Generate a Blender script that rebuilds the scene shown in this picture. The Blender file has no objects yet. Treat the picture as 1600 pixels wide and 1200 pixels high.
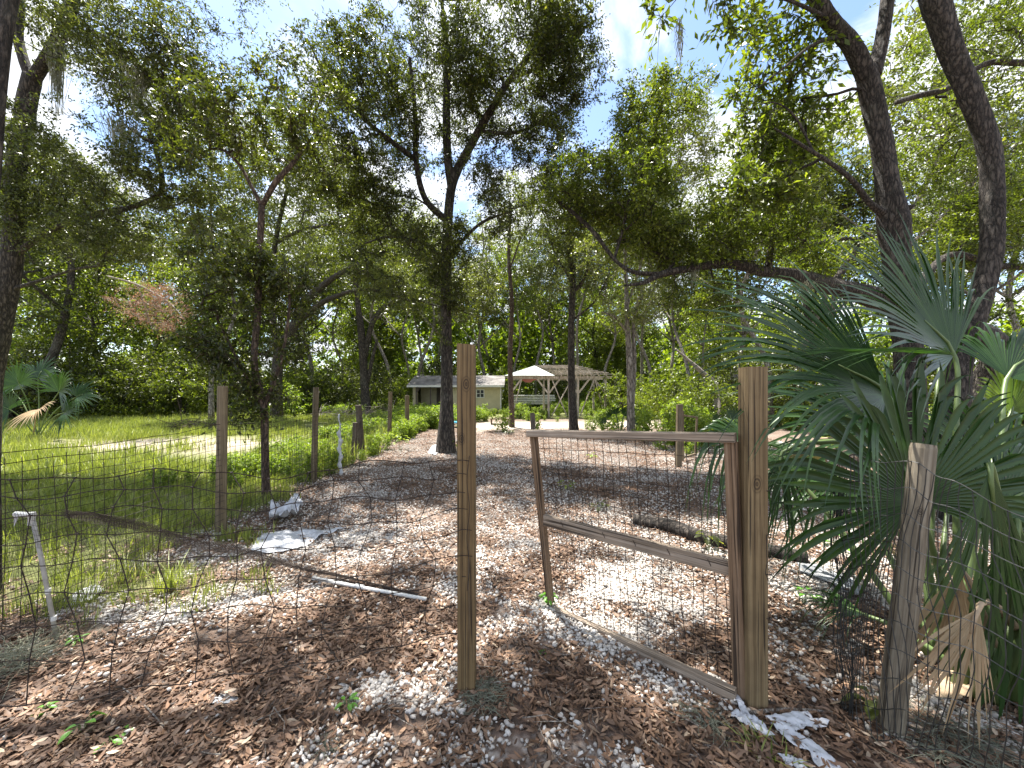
import bpy, math, random
import numpy as np
from mathutils import Vector, Matrix
rnd = random.Random(5)
rng = np.random.default_rng(11)
R = math.radians
sc = bpy.context.scene
C = sc.collection
EYE = 1.45      # eye height, metres
FOC = 600.0     # focal length in pixels of a 1600 px wide picture
HOR = 610.0

# ------------------------------------------------------------------ camera, sky, sun, exposure
cam_d = bpy.data.cameras.new('camera'); cam = bpy.data.objects.new('camera', cam_d); C.objects.link(cam)
cam.location = (0, 0, EYE); cam.rotation_euler = (R(90), 0, 0)
cam_d.sensor_width = 36; cam_d.lens = 36 * FOC / 1600; cam_d.shift_y = 10 / 1600
cam_d.clip_start = 0.05; cam_d.clip_end = 900
sc.camera = cam
SUN = Vector((-0.22, 0.30, 1.0)).normalized()
w = bpy.data.worlds.new('World'); sc.world = w; w.use_nodes = True
nt = w.node_tree; nt.nodes.clear()
def N(t, ty, **kw):
    n = t.nodes.new(ty)
    for k, v in kw.items(): setattr(n, k, v)
    return n
sky = N(nt, 'ShaderNodeTexSky', sky_type='NISHITA', sun_disc=False)
sky.sun_elevation = math.asin(SUN.z); sky.sun_rotation = math.atan2(SUN.x, SUN.y)
sky.air_density = 1.0; sky.dust_density = 0.6; sky.ozone_density = 1.5
tc = N(nt, 'ShaderNodeTexCoord'); sep = N(nt, 'ShaderNodeSeparateXYZ')
nt.links.new(tc.outputs['Generated'], sep.inputs[0])
def wm(op, a, b=None):
    n = N(nt, 'ShaderNodeMath', operation=op)
    for i, v in enumerate((a, b)):
        if v is None: continue
        if isinstance(v, (int, float)): n.inputs[i].default_value = v
        else: nt.links.new(v, n.inputs[i])
    return n.outputs[0]
zz = wm('ADD', wm('ABSOLUTE', sep.outputs[2]), 0.18)
cb = N(nt, 'ShaderNodeCombineXYZ')
nt.links.new(wm('DIVIDE', sep.outputs[0], zz), cb.inputs[0]); nt.links.new(wm('DIVIDE', sep.outputs[1], zz), cb.inputs[1])
cn = N(nt, 'ShaderNodeTexNoise'); cn.inputs['Scale'].default_value = 1.9; cn.inputs['Detail'].default_value = 8
cn.inputs['Roughness'].default_value = 0.55; cn.inputs['Distortion'].default_value = 0.4
nt.links.new(cb.outputs[0], cn.inputs['Vector'])
cr = N(nt, 'ShaderNodeValToRGB'); cr.color_ramp.elements[0].position = 0.42; cr.color_ramp.elements[1].position = 0.55
cr.color_ramp.interpolation = 'EASE'
nt.links.new(cn.outputs[0], cr.inputs[0])
mx = N(nt, 'ShaderNodeMixRGB'); mx.inputs[2].default_value = (4.5, 4.65, 4.9, 1)
nt.links.new(cr.outputs[0], mx.inputs[0]); nt.links.new(sky.outputs[0], mx.inputs[1])
bg = N(nt, 'ShaderNodeBackground'); bg.inputs[1].default_value = 0.10
wo = N(nt, 'ShaderNodeOutputWorld')
nt.links.new(mx.outputs[0], bg.inputs[0]); nt.links.new(bg.outputs[0], wo.inputs[0])
sd = bpy.data.lights.new('sun', 'SUN'); sd.energy = 5.0; sd.angle = R(0.5); sd.color = (1, 0.955, 0.88)
sun = bpy.data.objects.new('sun', sd); C.objects.link(sun)
sun.rotation_euler = (-SUN).to_track_quat('-Z', 'Y').to_euler(); sun.location = (0, 0, 40)
sc.view_settings.view_transform = 'Standard'; sc.view_settings.look = 'None'
sc.view_settings.gamma = 1; sc.view_settings.use_curve_mapping = False
sc.view_settings.exposure = 1.72
sc.render.engine = 'CYCLES'
sc.cycles.max_bounces = 6; sc.cycles.diffuse_bounces = 3; sc.cycles.glossy_bounces = 2
sc.cycles.transmission_bounces = 4; sc.cycles.transparent_max_bounces = 6

# ------------------------------------------------------------------ noise, ground shape
def hsh(ix, iy, s):
    h = (ix.astype(np.int64) * 374761393 + iy.astype(np.int64) * 668265263 + s * 2147483647) & 0xffffffff
    h = ((h ^ (h >> 13)) * 1274126177) & 0xffffffff
    return ((h ^ (h >> 16)) & 0xffff) / 65535.0
def vn(x, y, sc_, s=0, octv=3):
    x = np.asarray(x, float) / sc_; y = np.asarray(y, float) / sc_
    out = 0; a = 1; tot = 0
    for o in range(octv):
        ix = np.floor(x); iy = np.floor(y); fx = x - ix; fy = y - iy
        fx = fx * fx * (3 - 2 * fx); fy = fy * fy * (3 - 2 * fy)
        v = (hsh(ix, iy, s + o) * (1 - fx) + hsh(ix + 1, iy, s + o) * fx) * (1 - fy) + \
            (hsh(ix, iy + 1, s + o) * (1 - fx) + hsh(ix + 1, iy + 1, s + o) * fx) * fy
        out = out + v * a; tot += a; a *= .5; x = x * 2.03; y = y * 2.03
    return out / tot
def gz(x, y):
    x = np.asarray(x, float); y = np.asarray(y, float)
    return (vn(x, y, 2.2, 3, 2) - .5) * .07 + (vn(x, y, 9., 8, 1) - .5) * .10 * np.clip((y - 4) / 8, 0, 1)
def G(px, py):
    Y = EYE * FOC / (py - HOR); X = (px - 800) / FOC * Y
    return Vector((X, Y, float(gz(X, Y))))
def at(px, py, Y): return Vector(((px - 800) / FOC * Y, Y, EYE + (HOR - py) / FOC * Y))
def onto(x, y, dz=0): return Vector((x, y, float(gz(x, y)) + dz))

def gauss(x, y, cx, cy, rx, ry, a=0):
    dx = x - cx; dy = y - cy; c, s = math.cos(a), math.sin(a)
    return np.exp(-(((dx * c + dy * s) / rx) ** 2 + ((-dx * s + dy * c) / ry) ** 2))
GRAV = []
for (px, py, rx, ry, k) in [(130, 950, .42, .13, 1.), (250, 960, .45, .16, 1.2), (400, 930, .40, .16, 1.1), (440, 985, .22, .10, .8),
                            (600, 1085, .25, .10, 1.1), (540, 1170, .20, .10, .9), (690, 1190, .22, .06, .9), (800, 1170, .26, .07, 1.),
                            (690, 1060, .16, .06, .9), (880, 960, .35, .30, 1.1), (960, 1000, .30, .20, 1.0), (1060, 1075, .26, .08, 1.0),
                            (930, 1170, .2, .06, .8), (700, 900, .35, .25, .5), (330, 1085, .12, .05, .7), (560, 840, .7, .5, .7),
                            (1480, 1100, .3, .15, .8), (520, 735, 1.2, .8, 1.), (460, 860, .5, .4, .9), (250, 835, .8, .25, .9), (1000, 900, .7, .5, .8), (1300, 900, .7, .5, .8)]:
    g = G(px, py); GRAV.append((g.x, g.y, rx, ry, k))
DARK = [(G(520, 1010), .75, .28), (G(300, 1060), .5, .16), (G(1150, 1150), .5, .1), (G(200, 1150), .7, .12), (G(1000, 1110), .3, .08), (G(760, 1130), .25, .05)]
def gravel(x, y):
    x = np.asarray(x, float); y = np.asarray(y, float)
    g = np.zeros_like(x)
    for (cx, cy, rx, ry, k) in GRAV: g = np.maximum(g, k * gauss(x, y, cx, cy, rx, ry))
    far = np.clip((y - 2.3) / .9, 0, 1) * .37 * np.clip((15 - y) / 3, .3, 1)
    g = np.maximum(g, far)
    for (c, rx, ry) in DARK: g = g - .8 * gauss(x, y, c.x, c.y, rx, ry)
    g = g + (vn(x, y, .35, 21, 3) - .5) * (1.25 - .5 * np.clip((y - 2.3) / 1., 0, 1)) + (vn(x, y, .09, 51, 2) - .5) * .9
    g = g * np.clip((5.2 - y) / 2, .45, 1) + np.clip((y - 3.2) / 2, 0, .55) * (.30 + .5 * (vn(x, y, 1.1, 71, 2) - .5))
    return np.clip(g, 0, 1)
def grassy(x, y):
    x = np.asarray(x, float); y = np.asarray(y, float)
    edge = -3.02 + .25 * (vn(x, y, .8, 40, 2) - .5) - np.clip((y - 6) * .09, 0, 1)
    g = np.clip((edge - x) / .22, 0, 1) * np.clip((y - 2.4) / .5, 0, 1)
    p = G(260, 895); g = np.maximum(g, 1.1 * gauss(x, y, p.x, p.y, .42, .16))
    g = np.maximum(g, 1.0 * gauss(x, y, -3.0, 2.75, .9, .35))
    p = G(400, 845); g = np.maximum(g, .7 * gauss(x, y, p.x, p.y, .4, .15))
    g = g * (1 - .93 * np.clip(1.6 * gauss(x, y, -9.5, 10.2, 2.8, 1.1), 0, 1) * (vn(x, y, .8, 9, 3) > .53))
    g = np.maximum(g, np.clip((y - 19) / 2, 0, 1))
    return np.clip(g, 0, 1)
def sandy(x, y):
    x = np.asarray(x, float); y = np.asarray(y, float)
    s = np.clip(1.6 * np.exp(-((y - 16.2 - .15 * (x - 2)) / 1.5) ** 2), 0, 1) * np.clip((x + 2.2) / 1, 0, 1) * np.clip((9.5 - x) / 2, 0, 1)
    s = np.maximum(s, np.clip(1.5 * gauss(x, y, -9.5, 10.2, 3.0, 1.2) * vn(x, y, 1.3, 61, 3) * 1.5, 0, .8))
    return np.clip(s, 0, 1)

# ------------------------------------------------------------------ materials
MATS = {}
def mat(name):
    m = bpy.data.materials.new(name); m.use_nodes = True; t = m.node_tree; t.nodes.clear()
    o = N(t, 'ShaderNodeOutputMaterial'); b = N(t, 'ShaderNodeBsdfPrincipled'); t.links.new(b.outputs[0], o.inputs[0])
    MATS[name] = m
    return m, t, b, o
def ramp(t, cols, fac=None, interp='LINEAR'):
    r = N(t, 'ShaderNodeValToRGB'); e = r.color_ramp.elements; r.color_ramp.interpolation = interp
    while len(e) > 1: e.remove(e[-1])
    for i, (p, c) in enumerate(cols):
        el = e[0] if i == 0 else e.new(p)
        el.position = p; el.color = (*c, 1) if len(c) == 3 else c
    if fac is not None: t.links.new(fac, r.inputs[0])
    return r
def noise(t, scale, detail=4, rough=.55, vec=None, dist=0):
    n = N(t, 'ShaderNodeTexNoise'); n.inputs['Scale'].default_value = scale; n.inputs['Detail'].default_value = detail
    n.inputs['Roughness'].default_value = rough; n.inputs['Distortion'].default_value = dist
    if vec is not None: t.links.new(vec, n.inputs['Vector'])
    return n
def objco(t, scale=(1, 1, 1)):
    c = N(t, 'ShaderNodeTexCoord'); m = N(t, 'ShaderNodeMapping'); m.inputs['Scale'].default_value = scale
    t.links.new(c.outputs['Object'], m.inputs[0]); return m.outputs[0]
def mixc(t, a, b, fac, mode='MIX'):
    m = N(t, 'ShaderNodeMixRGB', blend_type=mode)
    for i, v in enumerate((fac, a, b)):
        if isinstance(v, (int, float)): m.inputs[i].default_value = v
        elif isinstance(v, tuple): m.inputs[i].default_value = (*v, 1)
        else: t.links.new(v, m.inputs[i])
    return m.outputs[0]
def bump(t, b, h, strength, dist):
    n = N(t, 'ShaderNodeBump'); n.inputs['Strength'].default_value = strength; n.inputs['Distance'].default_value = dist
    t.links.new(h, n.inputs['Height']); t.links.new(n.outputs[0], b.inputs['Normal'])
def leafmat(name, cols, rough=.38, transl=.42, tint=(1.55, 1.7, .38), nscale=.7):
    """leaf: per-leaf tone from the face attribute, patchy tone over the crown, light passing through"""
    m, t, b, o = mat(name)
    a = N(t, 'ShaderNodeAttribute', attribute_name='tone')
    r = ramp(t, cols, a.outputs['Fac'])
    nz = noise(t, nscale, 3, .5, objco(t))
    rr = ramp(t, [(.3, (.68, .72, .7)), (.7, (1.25, 1.22, 1.1))], nz.outputs[0])
    col = mixc(t, r.outputs[0], rr.outputs[0], 1., 'MULTIPLY')
    t.links.new(col, b.inputs['Base Color']); b.inputs['Roughness'].default_value = rough
    tr = N(t, 'ShaderNodeBsdfTranslucent')
    tcol = mixc(t, col, tint, 1., 'MULTIPLY'); t.links.new(tcol, tr.inputs[0])
    ms = N(t, 'ShaderNodeMixShader'); ms.inputs[0].default_value = transl
    t.links.new(b.outputs[0], ms.inputs[1]); t.links.new(tr.outputs[0], ms.inputs[2]); t.links.new(ms.outputs[0], o.inputs[0])
    return m
M_OAK = leafmat('oak_leaf', [(0, (.030, .038, .016)), (.5, (.064, .076, .024)), (.85, (.13, .15, .040)), (1, (.26, .25, .10))])
M_OLIVE = leafmat('olive_leaf', [(0, (.048, .062, .024)), (.5, (.098, .118, .040)), (.85, (.16, .18, .07)), (1, (.30, .31, .16))], transl=.42, tint=(1.4, 1.45, .45))
M_BRIGHT = leafmat('bright_leaf', [(0, (.055, .075, .02)), (.5, (.115, .145, .03)), (1, (.24, .26, .06))], transl=.5)
M_PALE = leafmat('pale_leaf', [(0, (.08, .095, .04)), (.5, (.15, .17, .06)), (1, (.27, .28, .11))], transl=.35)
M_WEED = leafmat('weed_leaf', [(0, (.11, .16, .035)), (.5, (.20, .27, .05)), (1, (.34, .38, .10))], transl=.45, rough=.55)
M_RED = leafmat('dead_leaf', [(0, (.20, .11, .08)), (.5, (.33, .18, .13)), (1, (.45, .27, .20))], transl=.25, tint=(1.2, 1, .8), rough=.7)
M_FERN = leafmat('seedling_leaf', [(0, (.08, .20, .03)), (.5, (.12, .30, .04)), (1, (.18, .40, .06))], transl=.4)
M_FOREST = leafmat('forest_leaf', [(0, (.04, .06, .015)), (.5, (.12, .16, .03)), (1, (.28, .33, .06))], transl=.5, nscale=.25)
M_GRASS = leafmat('grass_blade', [(0, (.12, .155, .04)), (.5, (.25, .29, .075)), (.85, (.38, .40, .13)), (1, (.46, .42, .24))], transl=.4, rough=.5, tint=(1.4, 1.45, .6))
M_LITTER = leafmat('litter_leaf', [(0, (.045, .027, .019)), (.3, (.130, .073, .046)), (.7, (.245, .145, .096)), (.92, (.37, .25, .175)), (1, (.50, .38, .29))],
                   transl=.12, tint=(1.2, .9, .7), rough=.6, nscale=3.)
M_MOSS = leafmat('moss_strand', [(0, (.16, .17, .13)), (1, (.34, .35, .28))], transl=.3, tint=(1, 1, .9), rough=.9)

def stone_mat():
    m, t, b, o = mat('white_stone')
    a = N(t, 'ShaderNodeAttribute', attribute_name='tone')
    r = ramp(t, [(0, (.22, .19, .17)), (.15, (.46, .42, .38)), (.5, (.50, .47, .43)), (1, (.72, .69, .65))], a.outputs['Fac'])
    nz = noise(t, 60, 4, .6, objco(t)); rr = ramp(t, [(.3, (.78, .74, .70)), (.65, (1, 1, 1))], nz.outputs[0])
    t.links.new(mixc(t, r.outputs[0], rr.outputs[0], 1., 'MULTIPLY'), b.inputs['Base Color']); b.inputs['Roughness'].default_value = .8
    bump(t, b, nz.outputs[0], .4, .003)
    return m
M_STONE = stone_mat()

def ground_mat():
    m, t, b, o = mat('ground_soil')
    v = objco(t)
    ag = N(t, 'ShaderNodeAttribute', attribute_name='gravel'); agr = N(t, 'ShaderNodeAttribute', attribute_name='grass'); asd = N(t, 'ShaderNodeAttribute', attribute_name='sand')
    n1 = noise(t, 14, 6, .7, v); n2 = noise(t, 2.2, 4, .6, v)
    vo = N(t, 'ShaderNodeTexVoronoi'); vo.inputs['Scale'].default_value = 30; t.links.new(v, vo.inputs['Vector'])
    br = ramp(t, [(.2, (.03, .021, .016)), (.45, (.07, .047, .034)), (.62, (.18, .11, .075)), (.8, (.28, .18, .13))], n1.outputs[0])
    gr = ramp(t, [(0, (.56, .51, .46)), (.3, (.42, .36, .31)), (.7, (.18, .13, .10))], vo.outputs['Distance'])
    c1 = mixc(t, br.outputs[0], gr.outputs[0], ag.outputs['Fac'])
    gs = ramp(t, [(.3, (.06, .07, .022)), (.5, (.13, .145, .04)), (.7, (.22, .21, .08))], n1.outputs[0])
    c2 = mixc(t, c1, gs.outputs[0], agr.outputs['Fac'])
    sn = ramp(t, [(.3, (.22, .17, .13)), (.5, (.38, .32, .26)), (.7, (.55, .49, .42))], n2.outputs[0])
    c3 = mixc(t, c2, sn.outputs[0], asd.outputs['Fac'])
    t.links.new(c3, b.inputs['Base Color']); b.inputs['Roughness'].default_value = .95
    bump(t, b, n1.outputs[0], .8, .03)
    return m
M_GROUND = ground_mat()

def bark_mat(name, dark, mid, light, sc_=22, zs=.35, lichen=.15):
    m, t, b, o = mat(name)
    v = objco(t, (1, 1, zs))
    vo = N(t, 'ShaderNodeTexVoronoi'); vo.feature = 'DISTANCE_TO_EDGE'; vo.inputs['Scale'].default_value = sc_
    nz = noise(t, 9, 6, .65, v)
    wv = mixc(t, v, nz.outputs['Color'], .12); t.links.new(wv, vo.inputs['Vector'])
    fine = noise(t, 60, 5, .7, v)
    h = mixc(t, vo.outputs['Distance'], fine.outputs[0], .33)
    r = ramp(t, [(.17, dark), (.25, mid), (.42, light)], h)
    big = noise(t, 2.3, 4, .6, objco(t))
    lr = ramp(t, [(.56, (0, 0, 0)), (.70, (1, 1, 1))], big.outputs[0])
    lm = N(t, 'ShaderNodeMath', operation='MULTIPLY'); lm.inputs[1].default_value = lichen; t.links.new(lr.outputs[0], lm.inputs[0])
    c = mixc(t, r.outputs[0], (.32, .33, .27), lm.outputs[0])
    t.links.new(c, b.inputs['Base Color']); b.inputs['Roughness'].default_value = .9
    bump(t, b, h, 1., .05)
    return m
M_BARK = bark_mat('oak_bark', (.011, .009, .007), (.044, .035, .028), (.13, .108, .088), 24, .25)
M_BARKN = bark_mat('near_bark', (.012, .010, .008), (.050, .040, .033), (.120, .100, .083), 30, .28, .15)
M_BARKR = bark_mat('brown_bark', (.025, .016, .011), (.09, .058, .04), (.18, .13, .095), 26, .3, .25)
M_BARKG = bark_mat('grey_bark', (.07, .06, .05), (.22, .19, .16), (.38, .35, .31), 16, .25, .5)
M_DRY = bark_mat('dry_twig', (.14, .11, .09), (.34, .29, .24), (.52, .47, .41), 40, .3, .3)

def wood_mat(name, dark, mid, light, knots=(), axis=2, rings=95, along=.8, weather=.3):
    """sawn timber; grain follows one object axis and bends round the knots"""
    m, t, b, o = mat(name)
    c = N(t, 'ShaderNodeTexCoord').outputs['Object']
    s = [rings] * 3; s[axis] = along
    mp = N(t, 'ShaderNodeMapping'); mp.inputs['Scale'].default_value = s; t.links.new(c, mp.inputs[0])
    warp = noise(t, 1.6, 2, .5, c)
    vec = N(t, 'ShaderNodeVectorMath', operation='MULTIPLY_ADD'); t.links.new(warp.outputs['Color'], vec.inputs[0])
    vec.inputs[1].default_value = (1.5, 1.5, 1.5); t.links.new(mp.outputs[0], vec.inputs[2])
    g = noise(t, 1., 5, .65, vec.outputs[0])
    r = ramp(t, [(.30, dark), (.48, mid), (.66, light)], g.outputs[0])
    col = r.outputs[0]
    for (kx, kz, kr) in knots:
        sp = N(t, 'ShaderNodeSeparateXYZ'); t.links.new(c, sp.inputs[0])
        def mm(op, a, bb=None):
            n = N(t, 'ShaderNodeMath', operation=op)
            for i, v in enumerate((a, bb)):
                if v is None: continue
                if isinstance(v, (int, float)): n.inputs[i].default_value = v
                else: t.links.new(v, n.inputs[i])
            return n.outputs[0]
        dx = mm('DIVIDE', mm('SUBTRACT', sp.outputs[0], kx), kr); dz = mm('DIVIDE', mm('SUBTRACT', sp.outputs[2], kz), kr * 1.7)
        d = mm('SQRT', mm('ADD', mm('MULTIPLY', dx, dx), mm('MULTIPLY', dz, dz)))
        d = mm('ADD', d, mm('MULTIPLY', g.outputs[0], .25))
        ring = mm('ADD', mm('MULTIPLY', mm('SINE', mm('MULTIPLY', d, 17)), .5), .5)
        kcol = ramp(t, [(0, tuple(x * .75 for x in dark)), (1, mid)], ring).outputs[0]
        msk = ramp(t, [(.55, (1, 1, 1)), (1.0, (0, 0, 0))], mm('MULTIPLY', d, .8)).outputs[0]
        col = mixc(t, col, kcol, msk)
    st = noise(t, 3.5, 5, .6, c)
    sr = ramp(t, [(.35, (1 - weather,) * 3), (.6, (1, 1, 1))], st.outputs[0])
    col = mixc(t, col, sr.outputs[0], 1., 'MULTIPLY')
    s2 = [75] * 3; s2[axis] = 1.3
    mp2 = N(t, 'ShaderNodeMapping'); mp2.inputs['Scale'].default_value = s2; mp2.inputs['Location'].default_value = (3.1, 1.7, .4); t.links.new(c, mp2.inputs[0])
    ck = noise(t, 1., 2, .5, mp2.outputs[0]); kr_ = ramp(t, [(.60, (1, 1, 1)), (.655, (.22, .2, .18))], ck.outputs[0])
    col = mixc(t, col, kr_.outputs[0], 1., 'MULTIPLY')
    ht = mixc(t, g.outputs[0], kr_.outputs[0], .6)
    t.links.new(col, b.inputs['Base Color']); b.inputs['Roughness'].default_value = .8
    bump(t, b, ht, .8, .006)
    return m
PT = ((.06, .036, .015), (.155, .100, .042), (.24, .168, .080))
M_POSTC = wood_mat('centre_post_timber', *PT, knots=((0.0, 1.48, .024), (-.022, 1.22, .019)))
M_POSTR = wood_mat('gate_post_timber', (.075, .048, .022), (.19, .130, .062), (.29, .215, .115), knots=((-.008, 1.03, .027),))
M_RAIL = wood_mat('gate_rail_timber', (.12, .085, .055), (.29, .225, .165), (.42, .345, .275), axis=0)
M_STILE = wood_mat('gate_stile_timber', (.09, .05, .026), (.20, .125, .07), (.29, .20, .13))
M_OLD = wood_mat('old_post_timber', (.075, .058, .04), (.20, .165, .115), (.30, .26, .195), knots=((.0, .62, .012), (-.02, .95, .014)), rings=60, along=.5, weather=.4)
M_FPOST = wood_mat('fence_post_timber', (.07, .052, .03), (.16, .12, .07), (.24, .19, .12), rings=50)
M_DARKP = wood_mat('dark_post_timber', (.04, .03, .022), (.10, .075, .055), (.16, .13, .10), rings=50)
M_PERG = wood_mat('pergola_timber', (.26, .21, .165), (.46, .40, .33), (.62, .56, .49), rings=30)
def plain(name, col, rough=.6, metal=0, var=.2, ns=8, bmp=0):
    m, t, b, o = mat(name)
    nz = noise(t, ns, 5, .6, objco(t)); r = ramp(t, [(.3, tuple(c * (1 - var) for c in col)), (.65, col)], nz.outputs[0])
    t.links.new(r.outputs[0], b.inputs['Base Color']); b.inputs['Roughness'].default_value = rough; b.inputs['Metallic'].default_value = metal
    if bmp: bump(t, b, nz.outputs[0], .6, bmp)
    return m
M_WIRE = plain('rusty_wire', (.030, .020, .016), .8, .0, .5, 40)
M_BLACK = plain('black_netting', (.022, .022, .020), .6)
M_NET = plain('brown_netting', (.06, .045, .038), .8)
M_PVC = plain('white_pipe_plastic', (.66, .66, .64), .35, 0, .3, 14)
M_TAPE = plain('tape', (.42, .41, .38), .5, 0, .35, 20)
M_SHEET = plain('white_plastic_sheet', (.60, .61, .64), .4, 0, .35, 14)
M_FABRIC = plain('grey_landscape_fabric', (.34, .35, .36), .7, 0, .3, 9)
M_TIN = plain('white_roof_metal', (.38, .41, .39), .5, .0, .45, 2.5)
M_BLUE = plain('blue_plastic', (.05, .35, .62), .4)
M_SIDING = plain('pale_siding', (.58, .51, .31), .7, 0, .2, 3)
M_TRIM = plain('white_trim', (.70, .69, .64), .6, 0, .15, 4)
M_SHADE = plain('shaded_porch_siding', (.42, .38, .25), .8)  # siding tone darkened: the shade inside the porch is put into the colour
M_ROOF = plain('weathered_shingle', (.27, .25, .235), .9, 0, .65, 2.2)
M_GLASS = plain('window_glass', (.02, .025, .03), .08)
M_RUST = plain('red_canvas', (.36, .13, .10), .8)
M_CARD = plain('pale_palm_boot', (.46, .34, .22), .7, 0, .4, 7)

def palm_mat(name, a, c, tr=.22, rough=.36):
    m, t, b, o = mat(name)
    at_ = N(t, 'ShaderNodeAttribute', attribute_name='tone')
    r = ramp(t, [(0, a), (1, c)], at_.outputs['Fac'])
    nz = noise(t, 3, 4, .6, objco(t)); rr = ramp(t, [(.3, (.75, .8, .75)), (.7, (1.15, 1.1, 1))], nz.outputs[0])
    col = mixc(t, r.outputs[0], rr.outputs[0], 1., 'MULTIPLY')
    t.links.new(col, b.inputs['Base Color']); b.inputs['Roughness'].default_value = rough; b.inputs['Specular IOR Level'].default_value = .45
    trn = N(t, 'ShaderNodeBsdfTranslucent'); t.links.new(mixc(t, col, (1.3, 1.5, .5), 1., 'MULTIPLY'), trn.inputs[0])
    ms = N(t, 'ShaderNodeMixShader'); ms.inputs[0].default_value = tr
    t.links.new(b.outputs[0], ms.inputs[1]); t.links.new(trn.outputs[0], ms.inputs[2]); t.links.new(ms.outputs[0], o.inputs[0])
    return m
M_PALM = palm_mat('palm_blade', (.012, .040, .010), (.048, .100, .026), .25, .32)
M_PALMY = palm_mat('yellow_palm_blade', (.10, .17, .03), (.20, .28, .06), .4)
M_PALMD = palm_mat('dead_palm_blade', (.28, .18, .10), (.46, .34, .23), .15, .7)
M_PETI = plain('palm_stalk', (.13, .19, .06), .45, 0, .35, 9)

# ------------------------------------------------------------------ object helpers
WLOC = {}
def wloc(o):
    return WLOC.get(o.name, Vector((0, 0, 0))) if o is not None else Vector((0, 0, 0))
def tag(o, label, cat, group=None, kind=None):
    if label: o['label'] = label
    if cat: o['category'] = cat
    if group: o['group'] = group
    if kind: o['kind'] = kind
    return o
def thing(name, label, cat, loc, group=None):
    o = bpy.data.objects.new(name, None); C.objects.link(o); o.location = loc; o.empty_display_size = .1
    WLOC[o.name] = Vector(loc)
    return tag(o, label, cat, group)
def link(name, me, parent=None, label=None):
    o = bpy.data.objects.new(name, me); C.objects.link(o)
    if parent is not None: o.parent = parent; WLOC[o.name] = wloc(parent)
    if label: o['label'] = label
    return o
def npmesh(name, V, F, m, tone=None, smooth=False, off=None):
    """V (n,3) array; F (k, 3|4) array"""
    me = bpy.data.meshes.new(name); V = np.asarray(V, np.float32)
    if off is not None: V = V - np.array(off, np.float32)
    F = np.asarray(F, np.int32); k, q = F.shape
    me.vertices.add(len(V)); me.vertices.foreach_set('co', V.ravel())
    me.loops.add(k * q); me.loops.foreach_set('vertex_index', F.ravel())
    me.polygons.add(k); me.polygons.foreach_set('loop_start', np.arange(0, k * q, q, dtype=np.int32))
    me.polygons.foreach_set('loop_total', np.full(k, q, np.int32))
    if smooth: me.polygons.foreach_set('use_smooth', np.ones(k, bool))
    if tone is not None:
        a = me.attributes.new('tone', 'FLOAT', 'FACE'); a.data.foreach_set('value', np.asarray(tone, np.float32))
    me.materials.append(m); me.update(calc_edges=True)
    return me
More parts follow.
